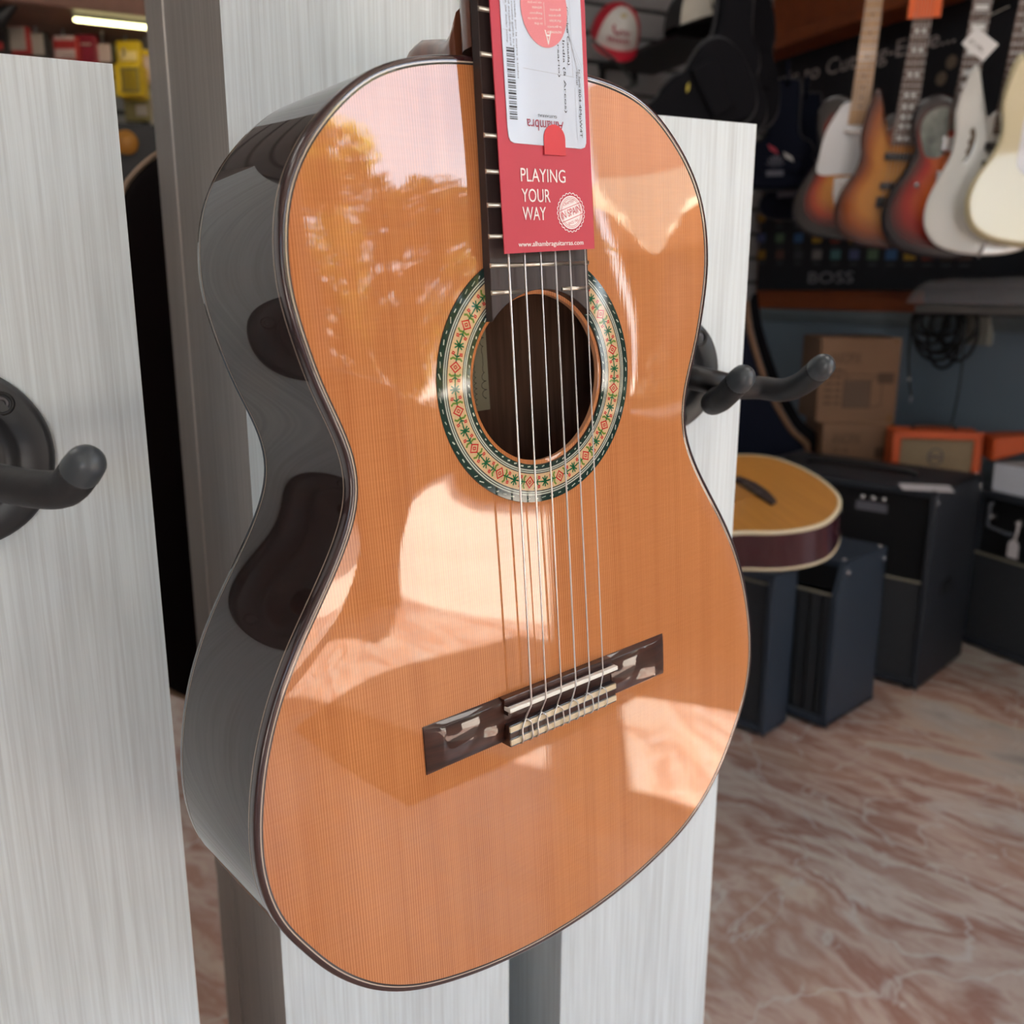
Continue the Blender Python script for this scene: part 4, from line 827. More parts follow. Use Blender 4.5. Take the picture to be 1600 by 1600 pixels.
# ------------------------------------------------------------------ amplifiers
TOLEX = mat('black_tolex', (.020, .024, .032), .5, bump=.5, bscale=400); TOLEX2 = mat('dark_blue_tolex', (.030, .042, .062), .5, bump=.5, bscale=400)
GRILL = mat('grille_cloth', (.030, .033, .038), .75, noise=.4, nscale=(400, 400, 400)); PANEL = mat('control_panel', (.012, .012, .013), .35)
def amp(name, corner, ang, w, d, h, label, cat='amplifier', face=.62, tol=TOLEX, chamfer=0, grill=GRILL, knobs=6, logo=None, corners=True, strap=True, panel=True, feet=True):
    """corner = right front foot (x, y, z); local x runs left->right along the front, y back, z up"""
    X = Vector((math.cos(ang), math.sin(ang), 0)); T = frame(Vector(corner) - X * w / 2, X, (-math.sin(ang), math.cos(ang), 0))
    a = thing(name, T, label, cat); f0 = .012 if feet else 0
    prof = [(0, f0), (d, f0), (d, h), (chamfer * .6, h), (0, h - chamfer * 1.6)] if chamfer else [(0, f0), (d, f0), (d, h), (0, h)]
    q = MB(); th = .018
    def side(x0, x1):
        n = len(prof); q.add([(x0, y, z_) for y, z_ in prof] + [(x1, y, z_) for y, z_ in prof], [list(range(n))[::-1], [n + i for i in range(n)]] + [(i, (i + 1) % n, n + (i + 1) % n, n + i) for i in range(n)], 0)
    side(-w / 2, -w / 2 + th); side(w / 2 - th, w / 2)
    ytop = chamfer * .6
    q.box((-w / 2, ytop, h - th), (w / 2, d, h)); q.box((-w / 2, 0, f0), (w / 2, d, f0 + th)); q.box((-w / 2, d - th, f0), (w / 2, d, h))
    q.build('cabinet', tol, a, bevel=.004)
    gz = f0 + th; gt = h * face
    q = MB(); q.box((-w / 2 + th, .012, gz), (w / 2 - th, .022, gt)); q.build('grille', grill, a)
    q = MB(); q.box((-w / 2 + th, .008, gt), (w / 2 - th, .014, gt + .005)); q.build('grille_trim', mat('trim_pale', (.30, .28, .22), .4), a)
    if panel:
        q = MB(); q.box((-w / 2 + th, .03 + ytop * .4, gt + .005), (w / 2 - th, .036 + ytop * .4, h - th)); q.build('control_panel', PANEL, a)
        for r_i in range(2 if knobs > 5 else 1):
            for k in range(knobs):
                x = -w / 2 + .06 + k * (w * .5 / max(1, knobs)); zz = gt + (h - gt) * (.62 - .27 * r_i)
                q = MB(); q.tube([(x, .03 + ytop * .4, zz), (x, .012 + ytop * .4, zz)], [.010, .0085], 0, 14); q.tube([(x, .0125 + ytop * .4, zz), (x, .0115 + ytop * .4, zz)], .006, 1, 14); q.build('knob', [BLACK, STEEL], a)
    if corners:
        for sx in (-1, 1):
            for yy in (.012, d - .012):
                q = MB(); q.tube([(sx * (w / 2 - .014), yy + (ytop if yy < d / 2 else 0), h), (sx * (w / 2 - .014), yy + (ytop if yy < d / 2 else 0), h + .003)], .006, 0, 12)
                q.tube([(sx * w / 2, yy + (ytop if yy < d / 2 else 0), h - .03), (sx * (w / 2 + .003), yy + (ytop if yy < d / 2 else 0), h - .03)], .006, 0, 12); q.build('corner_rivet', CHROME, a)
    if strap:
        q = MB(); q.tube(crom([Vector(p) for p in ((-w * .28, d * .5, h + .001), (-w * .26, d * .5, h + .012), (0, d * .5, h + .017), (w * .26, d * .5, h + .012), (w * .28, d * .5, h + .001))], 5, False), [.008] * 21, 0, 8); q.build('carry_handle', BLACK, a)
    if feet:
        for sx in (-1, 1):
            for yy in (.03, d - .03): q = MB(); q.tube([(sx * (w / 2 - .035), yy, 0), (sx * (w / 2 - .035), yy, .0125)], .014, 0, 12); q.build('foot', BLACK, a)
    return a, T
c1 = on_z(1430, 1083, 0)
d_far = on_z(1520, 1012, 0); ang1 = math.atan2(d_far.y - c1.y, d_far.x - c1.x) - math.pi / 2
big, TBg = amp('guitar_amplifier', c1, ang1, .58, .36, .575, 'tall black combo amplifier with a paper on top, behind the chamfered one', face=.545, knobs=6)
q = MB(); q.box((.06, .029, .49), (.15, .030, .515), 0); 
for k in range(3): q.tube([(.08 + k * .03, .03, .53), (.08 + k * .03, .018, .53)], .007, 1, 10)
q.build('switch_plate', [mat('plate_grey', (.16, .16, .19), .4), CHROME], big)
q = MB(); q.box((.2895, .11, .26), (.292, .19, .30)); q.build('side_grip', BLACK, big, bevel=.001)
pp = TBg.inverted() @ on_z(1445, 761, .5755)
q = MB(); q.box((-.065, -.045, 0), (.065, .045, .0006)); tag(q.build('paper_sheet', mat('paper_white', (.62, .62, .66), .6, noise=.02), T=frame(on_z(1447, 762, .5765), (math.cos(ang1 + .5), math.sin(ang1 + .5), 0), (-math.sin(ang1 + .5), math.cos(ang1 + .5), 0))), 'white sheet of paper lying on top of the tall black combo amplifier', 'paper')
c2 = on_z(1290, 1143, 0); d2 = on_z(1362, 1098, 0); ang2 = math.atan2(d2.y - c2.y, d2.x - c2.x) - math.pi / 2
small, TSm = amp('guitar_amplifier', c2, ang2, .40, (d2 - c2).length, .445, 'smaller amplifier with chamfered control panel, between the tall one and the low dark one', face=.80, tol=TOLEX2, chamfer=.055, knobs=5)
q = MB(); 
for k in range(11): q.box((-.185 + k * .034, .008, .04), (-.180 + k * .034, .013, .35))
q.build('grille_rib_set', BLACK, small, kind='stuff')
c3 = on_z(1192, 1156, 0); d3 = on_z(1225, 1130, 0)
amp('guitar_amplifier', c3, ang2 + .03, .34, .115, .43, 'low dark amplifier half hidden behind the cedar guitar, left of the chamfered one', face=.93, tol=TOLEX2, panel=False, corners=False, strap=False)
c4 = on_z(1503, 1004, 0); ang4 = math.radians(-92)
Xr = Vector((math.cos(ang4), math.sin(ang4), 0)); c4r = c4 + Xr * .52
z4 = on_x(1560, 772, 2.2).z
a4, T4_ = amp('guitar_amplifier', c4r, ang4, .54, .23, .50, 'black amplifier at the right edge under a white box', face=.60, strap=False, knobs=3)
i4 = T4_.inverted(); 
q = MB(); q.tube([(-.20, .0, .47), (-.20, -.012, .47), (-.20, -.012, .40), (-.13, -.012, .39), (-.12, 0, .39)], .005, 0, 10); q.build('side_handle', mat('handle_grey', (.08, .09, .11), .4), a4)
q = MB(); q.prism([(-.018, -.03), (.018, -.03), (.018, .012), (.010, .024), (-.010, .024), (-.018, .012)], 0, .001, 0); q.tube([(0, .02, 0), (.006, .05, .0), (.012, .085, .005)], .0035, 0, 8)
pt4 = on_y(1583, 857, (T4_ @ Vector((-.1, -.02, 0))).y)
lt = Vector((-.1, -.014, 0)); dd = ray(1583, 857); nrm = T4_.to_3x3() @ Vector((0, 1, 0)); s_ = ((T4_ @ Vector((0, -.014, 0)) - O).dot(nrm)) / dd.dot(nrm)
tag(q.build('price_tag', mat('tag_pale', (.62, .60, .62), .6), T=frame(O + dd * s_, Xr, (0, 0, 1))), 'blank white hang tag on the front of the amplifier at the right edge', 'price tag')
bxc = T4_ @ Vector((-.02, .12, .5045))
q = MB(); q.box((-.20, -.11, 0), (.28, .10, .085), 0); q.box((-.19, -.10, .085), (.27, .09, .088), 1); tag(q.build('white_box', [mat('box_white', (.58, .62, .70), .5, noise=.04), mat('box_lid', (.30, .32, .34), .5)], bevel=.002, T=frame(bxc, Xr, (-Xr.y, Xr.x, 0))), 'flat white box lying on the amplifier at the right edge', 'box')
# stack of cartons and the orange amplifier on a black bench against the wall
BH = on_x(1400, 765, 2.18).z
BH = .52
q = MB(); q.box((-.34, -.16, BH - .03), (.34, .16, BH))
for sx in (-.32, .29):
    for sy in (-.15, .12): q.box((sx, sy, 0), (sx + .03, sy + .03, BH - .03))
bp0 = at(1470, 770, 2.86)
benchT = frame(Vector((2.16, 2.12, 0)), (.72, -.69, 0), (.69, .72, 0))
OR = mat('orange_tolex', (.62, .10, .022), .5, bump=.4, bscale=300)
def pbox(name, u0, v0, u1, v1, Z, d, ang, mats, label, cat, parts=None):
    """upright box whose front covers the given pixels at depth Z, turned by ang"""
    X = Vector((math.cos(ang), math.sin(ang), 0)); Y = Vector((-math.sin(ang), math.cos(ang), 0))
    c = at((u0 + u1) / 2, v1, Z); n = Y
    def hit(u, v): dd = ray(u, v); return O + dd * ((c - O).dot(n) / dd.dot(n))
    L0 = hit(u0, (v0 + v1) / 2); R0 = hit(u1, (v0 + v1) / 2); w = (R0 - L0).dot(X); z0 = hit((u0 + u1) / 2, v1).z; z1 = hit((u0 + u1) / 2, v0).z
    base = Vector((L0.x, L0.y, z0)); return X, Y, w, z1 - z0, base
angc = math.radians(-28)
CARD_ = mat('cardboard', (.23, .13, .075), .75, noise=.12, nscale=(4, 4, 4)); CINK = mat('carton_ink', (.09, .05, .03), .7); TAPE = mat('packing_tape', (.22, .11, .04), .3, coat=.3)
def carton(u0, v0, u1, v1, Z, d, label, pic):
    X, Y, w, h, base = pbox('', u0, v0, u1, v1, Z, d, angc, None, None, None)
    t_ = thing('cardboard_box', frame(base + X * w / 2, X, Y), label, 'box', 'cartons stacked in the corner')
    q = MB(); q.box((-w / 2, 0, 0), (w / 2, d, h)); q.build('carton', CARD_, t_, bevel=.003)
    q = MB(); F = Matrix(((1, 0, 0, 0), (0, 0, -1, 0), (0, 1, 0, 0), (0, 0, 0, 1)))
    ts = .046; text_into(q, 'ANIOPIX', (-w / 2 + .03, h - .085 if h > .2 else h - .07), w * .40, ts * .8, 0, 0, .001, T=F)
    text_into(q, 'GD 100', (-w / 2 + .035, h - .125 if h > .2 else h - .10), w * .22, .018, 0, 0, .001, T=F)
    q.box((w * .24, -.0015, h - .15 if h > .25 else h - .115), (w * .44, -.0005, h - .115 if h > .25 else h - .08), 0)
    if pic:
        z0 = .05; q.box((-w * .18, -.0012, z0), (w * .16, -.0006, z0 + h * .32), 2)
        for a, b in (((-.18, 0), (-.18, .34)), ((-.18, .34), (-.10, .40)), ((-.10, .40), (.30, .38)), ((.16, .33), (.30, .38)), ((.30, .38), (.30, .03)), ((.16, 0), (.30, .03)), ((-.18, .34), (.16, .33)), ((.16, .33), (.16, 0)), ((-.18, 0), (.16, 0))):
            strip(q, [(a[0] * w, z0 + a[1] * h), (b[0] * w, z0 + b[1] * h)], .003, 0, .0015, T=F)
        for k in range(6): q.box((-w * .42, -.0012, .06 + k * .022), (-w * .32, -.0006, .068 + k * .022), 0); q.box((-w * .29, -.0012, .06 + k * .022), (-w * .22, -.0006, .068 + k * .022), 0)
    q.build('carton_print', [CINK, TAPE, mat('carton_picture', (.12, .075, .05), .7)], t_)
    for x0, z0, z1 in ((.39, 0, .10), (.40, .93, 1)): q = MB(); q.box((w * x0, -.001, h * z0), (w * (x0 + .08), -.0002, h * z1)); q.build('tape', TAPE, t_)
    return t_, base, h, X, Y, w
r1 = carton(1284, 662, 1396, 745, 3.15, .24, 'lower cardboard carton of the stack by the blue-grey wall', False)
r2 = carton(1279, 528, 1404, 660, 3.14, .24, 'upper cardboard carton with a line drawing of an amplifier, on the carton stack', True)
q = MB(); zb_ = r1[1].z; w_ = r1[5]
q.box((-w_ / 2 - .0, -.01, zb_ - .03), (w_ / 2 + .0, .25, zb_ - .001))
for sx in (-w_ / 2, w_ / 2 - .03):
    for sy in (0, .22): q.box((sx, sy, 0), (sx + .03, sy + .03, zb_ - .03))
tag(q.build('black_stand', mat('stand_black', (.010, .010, .011), .5), T=frame(Vector((r1[1].x, r1[1].y, 0)) + r1[3] * w_ / 2, r1[3], r1[4])), 'low black stand carrying the cardboard cartons, hidden behind the tall amplifier', 'stand')
# orange amplifier
X, Y, w, h, base = pbox('', 1394, 676, 1532, 762, 2.96, .2, math.radians(-36), None, None, None)
oa = thing('guitar_amplifier', frame(base + X * w / 2, X, Y), 'small bright orange practice amplifier with beige grille cloth', 'amplifier')
q = MB(); th = .022; d = .13
q.box((-w / 2, 0, 0), (-w / 2 + th, d, h)); q.box((w / 2 - th, 0, 0), (w / 2, d, h)); q.box((-w / 2, 0, h - th), (w / 2, d, h)); q.box((-w / 2, 0, 0), (w / 2, d, th)); q.box((-w / 2, d - .01, 0), (w / 2, d, h)); q.build('cabinet', OR, oa, bevel=.005)
q = MB(); q.box((-w / 2 + th, .012, th), (w / 2 - th, .02, h - th)); q.build('grille', mat('beige_grille', (.25, .19, .115), .8, noise=.15, nscale=(300, 300, 300)), oa)
q = MB(); q.tube(crom([Vector(p) for p in ((-w * .25, d * .5, h + .002), (-w * .2, d * .5, h + .014), (w * .2, d * .5, h + .014), (w * .25, d * .5, h + .002))], 5, False), .006, 0, 8); q.build('carry_handle', BLACK, oa)
q = MB()
F = Matrix(((1, 0, 0, 0), (0, 0, -1, 0), (0, 1, 0, 0), (0, 0, 0, 1)))
strip(q, [(.0 + .022 * math.cos(a), h * .55 + .026 * math.sin(a)) for a in [2 * math.pi * k / 20 for k in range(20)]], .004, 0, -.0115, closed=True, T=F)
for a, b in (((-.02, .50), (.02, .60)), ((-.02, .60), (.02, .50)), ((-.05, .24), (.07, .20)), ((-.05, .16), (.07, .12))): strip(q, [(a[0], a[1] * h), (b[0], b[1] * h)], .004, 0, -.0115, T=F)
q.build('crest', mat('crest_dark', (.06, .05, .07), .6), oa)
q = MB()
q.box((-w / 2 - .0, -.01, base.z - .03), (w / 2 + .0, .15, base.z - .001))
for sx in (-w / 2, w / 2 - .03):
    for sy in (0, .12): q.box((sx, sy, 0), (sx + .03, sy + .03, base.z - .03))
tag(q.build('black_stand', mat('stand_black', (.010, .010, .011), .5), T=frame(Vector((base.x, base.y, 0)) + X * w / 2, X, Y)), 'low black stand under the small orange amplifier, hidden behind the tall amplifier', 'stand')
XB, YB_ = X, Y
X2, Y2, w2, h2, b2 = pbox('', 1532, 672, 1574, 700, 2.60, .1, math.radians(-20), None, None, None)
q = MB(); q.prism([(0, 0), (.13, .045), (.13, .085), (0, .075)], 0, .12, 0); 
tag(q.build('orange_bag', OR, bevel=.008, T=frame(at(1530, 712, 2.98) , (math.cos(-.6), math.sin(-.6), 0), (0, 0, 1))), 'orange wedge-shaped pouch lying against the right side of the orange amplifier', 'bag')

# ------------------------------------------------------------------ acoustic guitar lying on its back, seen end on
pts_top = {}
ga = at(1150, 790, 1.62)
TOPC = mat('amber_top', (.50, .22, .045), .3, coat=1, coat_rough=.05, noise=.12, nscale=(3, 120, 3)); OXB = mat('oxblood_side', (.045, .006, .012), .25, coat=1, coat_rough=.03)
AG = guitar_outline(1.06, 1.02, 200)
def acoustic(T, label, dark=False):
    a = thing('acoustic_guitar', T, label, 'guitar')
    q = MB(); hc = Vector((0, -.155)); rows = polar_top(offset(AG, -.006), hc, .05, 8, lambda t_, x: 0)
    for r0, r1_ in zip(rows, rows[1:]): q.ring(r0, r1_)
    q.build('soundboard', TOPC if not dark else ROSE, a)
    q = MB(); q.ring(lv(AG, -.003), lv(AG, -.086)); q.build('sides', OXB if not dark else mat('plum_side', (.012, .003, .003), .3, coat=.3), a)
    q = MB(); cb_ = Vector((0, -.26)); rows = [[(cb_.x + (p.x - cb_.x) * k, cb_.y + (p.y - cb_.y) * k, -.089) for p in AG] for k in (.01, .5, .99)]
    for r0, r1_ in zip(rows, rows[1:]): q.ring(r0, r1_)
    q.build('back', OXB if not dark else mat('plum_side', (.012, .003, .003), .3, coat=.3), a)
    q = MB()
    for z0, z1 in ((-.005, .0008), (-.090, -.084)):
        q.ring(lv(offset(AG, .001), z0), lv(offset(AG, .001), z1)); q.ring(lv(offset(AG, .001), z1), lv(offset(AG, -.0065), z1)); q.ring(lv(offset(AG, .001), z0), lv(offset(AG, -.0065), z0))
    q.build('binding', CREAM if not dark else mat('pale_binding', (.22, .14, .09), .4), a)
    q = MB(); q.prism([(-.075, -.335), (.075, -.335), (.07, -.352), (.02, -.362), (-.02, -.362), (-.07, -.352)], .0005, .009); q.build('bridge', EBONY, a, bevel=.002)
    q = MB(); q.prism([tuple(p) for p in oc([(40, -120), (80, -150), (100, -210), (80, -260), (40, -250), (30, -215), (52, -190), (54, -150)], 50)], .0004, .0012); q.build('pickguard', BLACK, a)
    neck_parts(a, .44, .028, .022, -.10, .001, RWF, MAHOG, 'dot', 20, .645, inlay=PEARL)
    strings6(a, -.345, .34, .027, .019, .012, .009)
    return a
# ------------------------------------------------------------------ placing: the top faces up and towards the picture's left
tipw = at(1270, 740, 2.04)
yax = Vector((-.955, .10, -.20)).normalized()          # from the tail up towards the neck
AX = yax
nt = Vector((-.15, -.18, .97)); nt = (nt - AX * nt.dot(AX)).normalized()
XX = AX.cross(nt)
Ta = frame(tipw + AX * .494, XX, AX)
acoustic(Ta, 'amber-topped acoustic guitar with cream binding lying over the low amplifiers behind the right board')
# dark guitar case standing behind the boards, seen through the gap
gc = thing('guitar_case', frame(Vector((.218, 1.09, 1.264)), (1, 0, 0), (0, 0, 1)), 'near-black guitar case with a pale edge in the gap between left board and tall column', 'guitar case')
CO = oc([(-40, 0), (-80, -8), (-106, -18), (-135, -38), (-158, -66), (-172, -110), (-176, -180), (-176, -260), (-184, -340), (-200, -420), (-205, -500), (-190, -580), (-140, -640), (-60, -660), (60, -660), (140, -640), (190, -580), (205, -500), (200, -420), (184, -340), (176, -260), (176, -180), (172, -110), (158, -66), (135, -38), (106, -18), (80, -8), (40, 0)], 160)
body_mesh(CO, (0, -.35), .12, .01).build('shell', mat('plum_shell', (.006, .002, .002), .7, spec=.2), gc)
q = MB(); q.tube([(p.x, p.y, -.006) for p in offset(CO, .0)] + [(CO[0].x, CO[0].y, -.006)], .0035, 0, 8, caps=False); q.build('edge_trim', mat('pale_binding', (.36, .24, .16), .4), gc)
q = MB(); q.box((-.05, -.01, -.11), (.05, .42, -.01)); q.build('neck_section', mat('plum_shell', (.010, .003, .003), .35, coat=.4), gc, bevel=.01)

# ------------------------------------------------------------------ bags, caps, slat-wall goods
FAB = mat('bag_black', (.005, .005, .007), .8, bump=.6, bscale=60, spec=.12); FABN = mat('bag_navy', (.006, .008, .018), .8, bump=.4, bscale=50, spec=.15)
def hook(p, L_, label, group=None):
    q = MB(); a = thing('slatwall_hook', Matrix.Translation((p.x, YB, p.z)), label, 'hook', group)
    q.box((-.018, -.004, -.03), (.018, 0, .03)); q.tube([(0, -.003, .01), (0, -L_ + .02, .01), (0, -L_, .03)], .0035, 0, 8, round_end=True); q.build('hook_body', STEEL if group else BLACK, a); return a
def bag(T, L_, label, fab=FAB, mark=None, w=.19, th=.11, name='gig_bag'):
    a = thing(name, T, label, 'bag', None)
    o_ = oc([(-28, 0), (-45, -20), (-50, -480 * L_), (-110 * w / .19, -580 * L_), (-125 * w / .19, -660 * L_), (-120 * w / .19, -720 * L_), (-170 * w / .19, -840 * L_), (-165 * w / .19, -950 * L_), (-80 * w / .19, -1010 * L_), (80 * w / .19, -1010 * L_), (165 * w / .19, -950 * L_), (170 * w / .19, -840 * L_), (120 * w / .19, -720 * L_), (125 * w / .19, -660 * L_), (110 * w / .19, -580 * L_), (50, -480 * L_), (45, -20), (28, 0)], 140)
    q = MB(); rows = []
    for k in range(9):
        an = math.pi * k / 8; rows.append([(p.x, p.y, th / 2 * math.cos(an)) for p in offset(o_, .012 * math.sin(an) - .01)])
    for r0, r1_ in zip(rows, rows[1:]): q.ring(r0, r1_)
    q.add(rows[0], [list(range(140))]); q.add(rows[-1], [list(range(140))[::-1]]); q.build('bag_body', fab, a)
    q = MB(); q.tube([(p.x, p.y, .02) for p in offset(o_, .004)] , .0028, 0, 6, caps=False); q.build('piping', mat('bag_piping', (.05, .05, .055), .5), a)
    q = MB(); q.box((-.07, -.86 * L_, th / 2 - .006), (.07, -.72 * L_, th / 2 + .014)); q.build('front_pocket', fab, a, bevel=.008)
    q = MB(); q.tube(crom([Vector(p) for p in ((0, -.02, th / 2 * .8), (0, .0, th / 2 + .03), (0, .05, th / 2), (0, .05, -.02))], 5, False), .006, 0, 8); q.build('hanging_loop', fab, a)
    if mark:
        for (x, y, s_, kind, c_) in mark:
            q = MB(); zz = th / 2 + .016
            if kind == 'paw':
                for k in range(7):
                    an = -1.2 + k * .4; q.prism([(x + s_ * .2 * math.sin(an), y), (x + s_ * (math.sin(an) + .12), y + s_ * math.cos(an) * 1.2), (x + s_ * (math.sin(an) - .12), y + s_ * math.cos(an) * 1.2)], zz - .004, zz)
                q.box((x - s_ * .9, y - s_ * .9, zz - .004), (x + s_ * .9, y - s_ * .35, zz))
            else: q.prism([(x - s_, y + s_ * .9), (x - s_ * .5, y - s_ * .1), (x + s_, y - s_ * .9), (x + s_ * .5, y + s_ * .1)], zz - .004, zz)
            q.build('printed_mark', mat('mark_%s' % c_[0], c_[1], .6), a)
    return a
WM = ('white', (.55, .53, .52)); RMK = ('red', (.45, .03, .06)); GM = ('ghost', (.13, .13, .17)); YM = ('yellow', (.40, .33, .04))
ZB_ = Vector((0, 0, 1))
def bagT(u, v, Z, rot, nrm=(-.35, -.94, 0)):
    n = Vector(nrm).normalized(); return frame(at(u, v, Z), ZB_.cross(n), (0, 0, 1)) @ Matrix.Rotation(math.radians(rot), 4, 'Z')
bag(bagT(1192, -240, 2.72, -2), .78, 'black gig bag hanging highest in the corner, left of the orange ledge', w=.12)
bag(bagT(1228, 128, 3.02, 0, (-.6, -.8, 0)), .33, 'dark gig bag with a red and grey printed patch beside the sunburst guitar', FABN, [(-.03, -.215, .018, 'bar', RMK), (.02, -.24, .018, 'bar', WM), (-.02, -.27, .03, 'paw', GM)], w=.15)
bag(bagT(1158, -120, 2.60, -3), .56, 'black gig bag with a white paw-like mark above the lower right board', FAB, [(.012, -.50, .034, 'paw', WM)], w=.13)
bag(bagT(904, 266, 2.50, 120), .50, 'black gig bag slanting up to the right above the lower right board', FAB, [(.035, -.335, .010, 'bar', YM)], w=.12)
bag(bagT(1262, 150, 3.20, 2, (-.7, -.7, 0)), .40, 'black gig bag hanging low behind the white-pickguard guitar, with a faint grey print', FABN, [(-.05, -.30, .04, 'paw', GM)], w=.16)
ph = at(896, 262, 2.50); hook(ph, YB - ph.y, 'long black hook for the slanting gig bag, hidden behind the red tag')
ph = at(1262, 146, 3.2); hook(ph, YB - ph.y, 'black hook holding the lowest gig bag, hidden behind the other bags')
# navy bag with tan piping standing behind the amber guitar
P_ = [(1165, 470), (1172, 520), (1190, 580), (1206, 620), (1235, 670), (1262, 705), (1230, 770), (1200, 900), (1100, 900), (1100, 470)]
cA = at(1180, 650, 3.14); nC = Vector((-.40, -.91, 0)).normalized(); TBb = frame(cA, ZB_.cross(nC), (0, 0, 1)); iB = TBb.inverted()
def onpl(u, v): dd = ray(u, v); return iB @ (O + dd * ((cA - O).dot(nC) / dd.dot(nC)))
poly = [onpl(u, v) for u, v in P_]; fl = onpl(1150, 900); 
zf = -cA.z + .0
pl = [(p.x, p.y) for p in poly]
nb = thing('instrument_case', TBb, 'navy soft case with tan piping standing behind the amber acoustic guitar', 'case')
curve = crom([Vector((x, y)) for x, y in pl[:7]], 6, False)
shape = [(p.x, p.y) for p in curve] + [(curve[-1].x, zf), (pl[9][0], zf), (pl[9][0], pl[9][1])]
q = MB(); q.prism(shape[::-1], -.10, 0, 0); q.build('case_body', FABN, nb)
q = MB(); q.tube([(p.x, p.y, .002) for p in curve], .010, 0, 10); q.build('tan_piping', mat('tan_trim', (.20, .11, .06), .5), nb)
q = MB(); q.ring([(p.x + .012, p.y + .006, -.002) for p in curve], [(p.x + .052, p.y + .026, -.05) for p in curve], 0, True, False); q.ring([(p.x + .052, p.y + .026, -.05) for p in curve], [(p.x + .045, p.y + .02, -.10) for p in curve], 0, True, False); q.build('black_gusset', FAB, nb)

def cap(T, R_, front, shell, brimm, label, markf):
    a = thing('baseball_cap', T, label, 'cap')
    q = MB(); nlat, nlon = 10, 40
    for f_i, (lo, hi) in enumerate(((-55, 55), (55, 305))):
        k0 = 24
        vs = []; 
        for i in range(nlat + 1):
            th = math.pi / 2 * i / nlat
            for j in range(k0 + 1):
                ph = math.radians(lo + (hi - lo) * j / k0) - math.pi / 2
                vs.append((R_ * math.cos(th) ** .8 * math.cos(ph), R_ * 1.12 * math.cos(th) ** .8 * math.sin(ph), R_ * 1.25 * math.sin(th)))
        q.add(vs, [(i * (k0 + 1) + j, i * (k0 + 1) + j + 1, (i + 1) * (k0 + 1) + j + 1, (i + 1) * (k0 + 1) + j) for i in range(nlat) for j in range(k0)], f_i, True)
    q.tube([(0, 0, R_ * 1.25 - .002), (0, 0, R_ * 1.25 + .006)], .009, 1, 12)
    q.build('crown', [front, shell], a)
    q = MB(); rowA = []; rowB = []; rowC = []
    for j in range(21):
        ph = math.radians(-62 + 124 * j / 20) - math.pi / 2; x = math.cos(ph); y = math.sin(ph)
        rowA.append((R_ * x, R_ * 1.12 * y, 0)); ex = R_ * .85 * math.cos(math.radians((-62 + 124 * j / 20) * 1.25)); rowB.append((R_ * x * 1.03, R_ * 1.12 * y - max(ex, .0), -.012 * x * x)); rowC.append((R_ * x * 1.03, R_ * 1.12 * y - max(ex, 0), -.004 - .012 * x * x))
    q.ring(rowA, rowB, 0, True, False); q.ring(rowB, rowC, 0, True, False); q.ring([(x, y, z_ - .004) for x, y, z_ in rowA], rowC, 0, True, False); q.build('brim', brimm, a)
    q = MB(); markf(q, R_); q.build('front_mark', MARKM, a)
    return a
def on_crown(R_, az, el_, lift=.002):
    ph = math.radians(az) - math.pi / 2; th = math.radians(el_)
    return Vector(((R_ + lift) * math.cos(th) ** .8 * math.cos(ph), (R_ + lift) * 1.12 * math.cos(th) ** .8 * math.sin(ph), (R_ + lift) * 1.25 * math.sin(th)))
def crown_line(q, R_, pts, w, mi=0):
    P = [on_crown(R_, *p) for p in pts]; q.tube(P, w / 2, mi, 6)
REDF = mat('cap_red', (.50, .008, .03), .6, noise=.1, nscale=(60, 60, 60)); WF = mat('cap_white', (.62, .60, .57), .7, noise=.06); BKF = mat('cap_black', (.012, .012, .013), .75)
MARKM = [mat('mark_crimson', (.40, .02, .06), .6), mat('mark_gold', (.50, .40, .16), .6)]
def m1(q, R_):
    crown_line(q, R_, [(-22, 40), (-20, 32), (-12, 27), (-2, 28)], .008); crown_line(q, R_, [(-4, 30), (2, 34), (6, 27), (12, 33), (18, 26), (24, 32)], .006)
    for k in range(7): crown_line(q, R_, [(-28 + k * 8, 19), (-25 + k * 8, 14)], .005); crown_line(q, R_, [(-26 + k * 8, 19), (-22 + k * 8, 12)], .004)
    crown_line(q, R_, [(-10, 62), (0, 60), (10, 64)], .012, 1)
n1 = Vector((-.30, -.95, 0)).normalized()
Tc1 = frame(at(966, 36, 3.24), ZB_.cross(n1), (0, 0, 1)) @ Matrix.Rotation(math.radians(-8), 4, 'Z')
# local here: x right, y up, z out.  cap local: -y front, z top -> tip it so that the front faces out and the brim points down
capM = Matrix(((1, 0, 0, 0), (0, 0, 1, 0), (0, -1, 0, 0), (0, 0, 0, 1)))
cap(Tc1 @ Matrix.Rotation(math.radians(38), 4, 'X') @ capM @ Matrix.Translation((0, 0, -.05)), .088, WF, REDF, REDF, 'red baseball cap with a white lettered front on the slatted wall', m1)
MK2 = MARKM; MARKM = [mat('mark_black', (.01, .01, .012), .6)]
def m2(q, R_):
    crown_line(q, R_, [(-2, 16), (-2, 48)], .006); crown_line(q, R_, [(-2, 46), (12, 18)], .006); crown_line(q, R_, [(12, 16), (12, 46)], .006)
    crown_line(q, R_, [(-1, 56), (5, 34), (12, 58)], .005); crown_line(q, R_, [(5, 34), (5, 8)], .005)
n2 = Vector((-.62, -.78, 0)).normalized()
Tc2 = frame(at(1090, 50, 3.12), ZB_.cross(n2), (0, 0, 1))
cap(Tc2 @ capM @ Matrix.Rotation(math.radians(26), 4, 'Z'), .112, mat('cap_bone', (.60, .56, .48), .7, noise=.05), BKF, BKF, 'black baseball cap with an off-white front and black monogram on the slatted wall', m2)
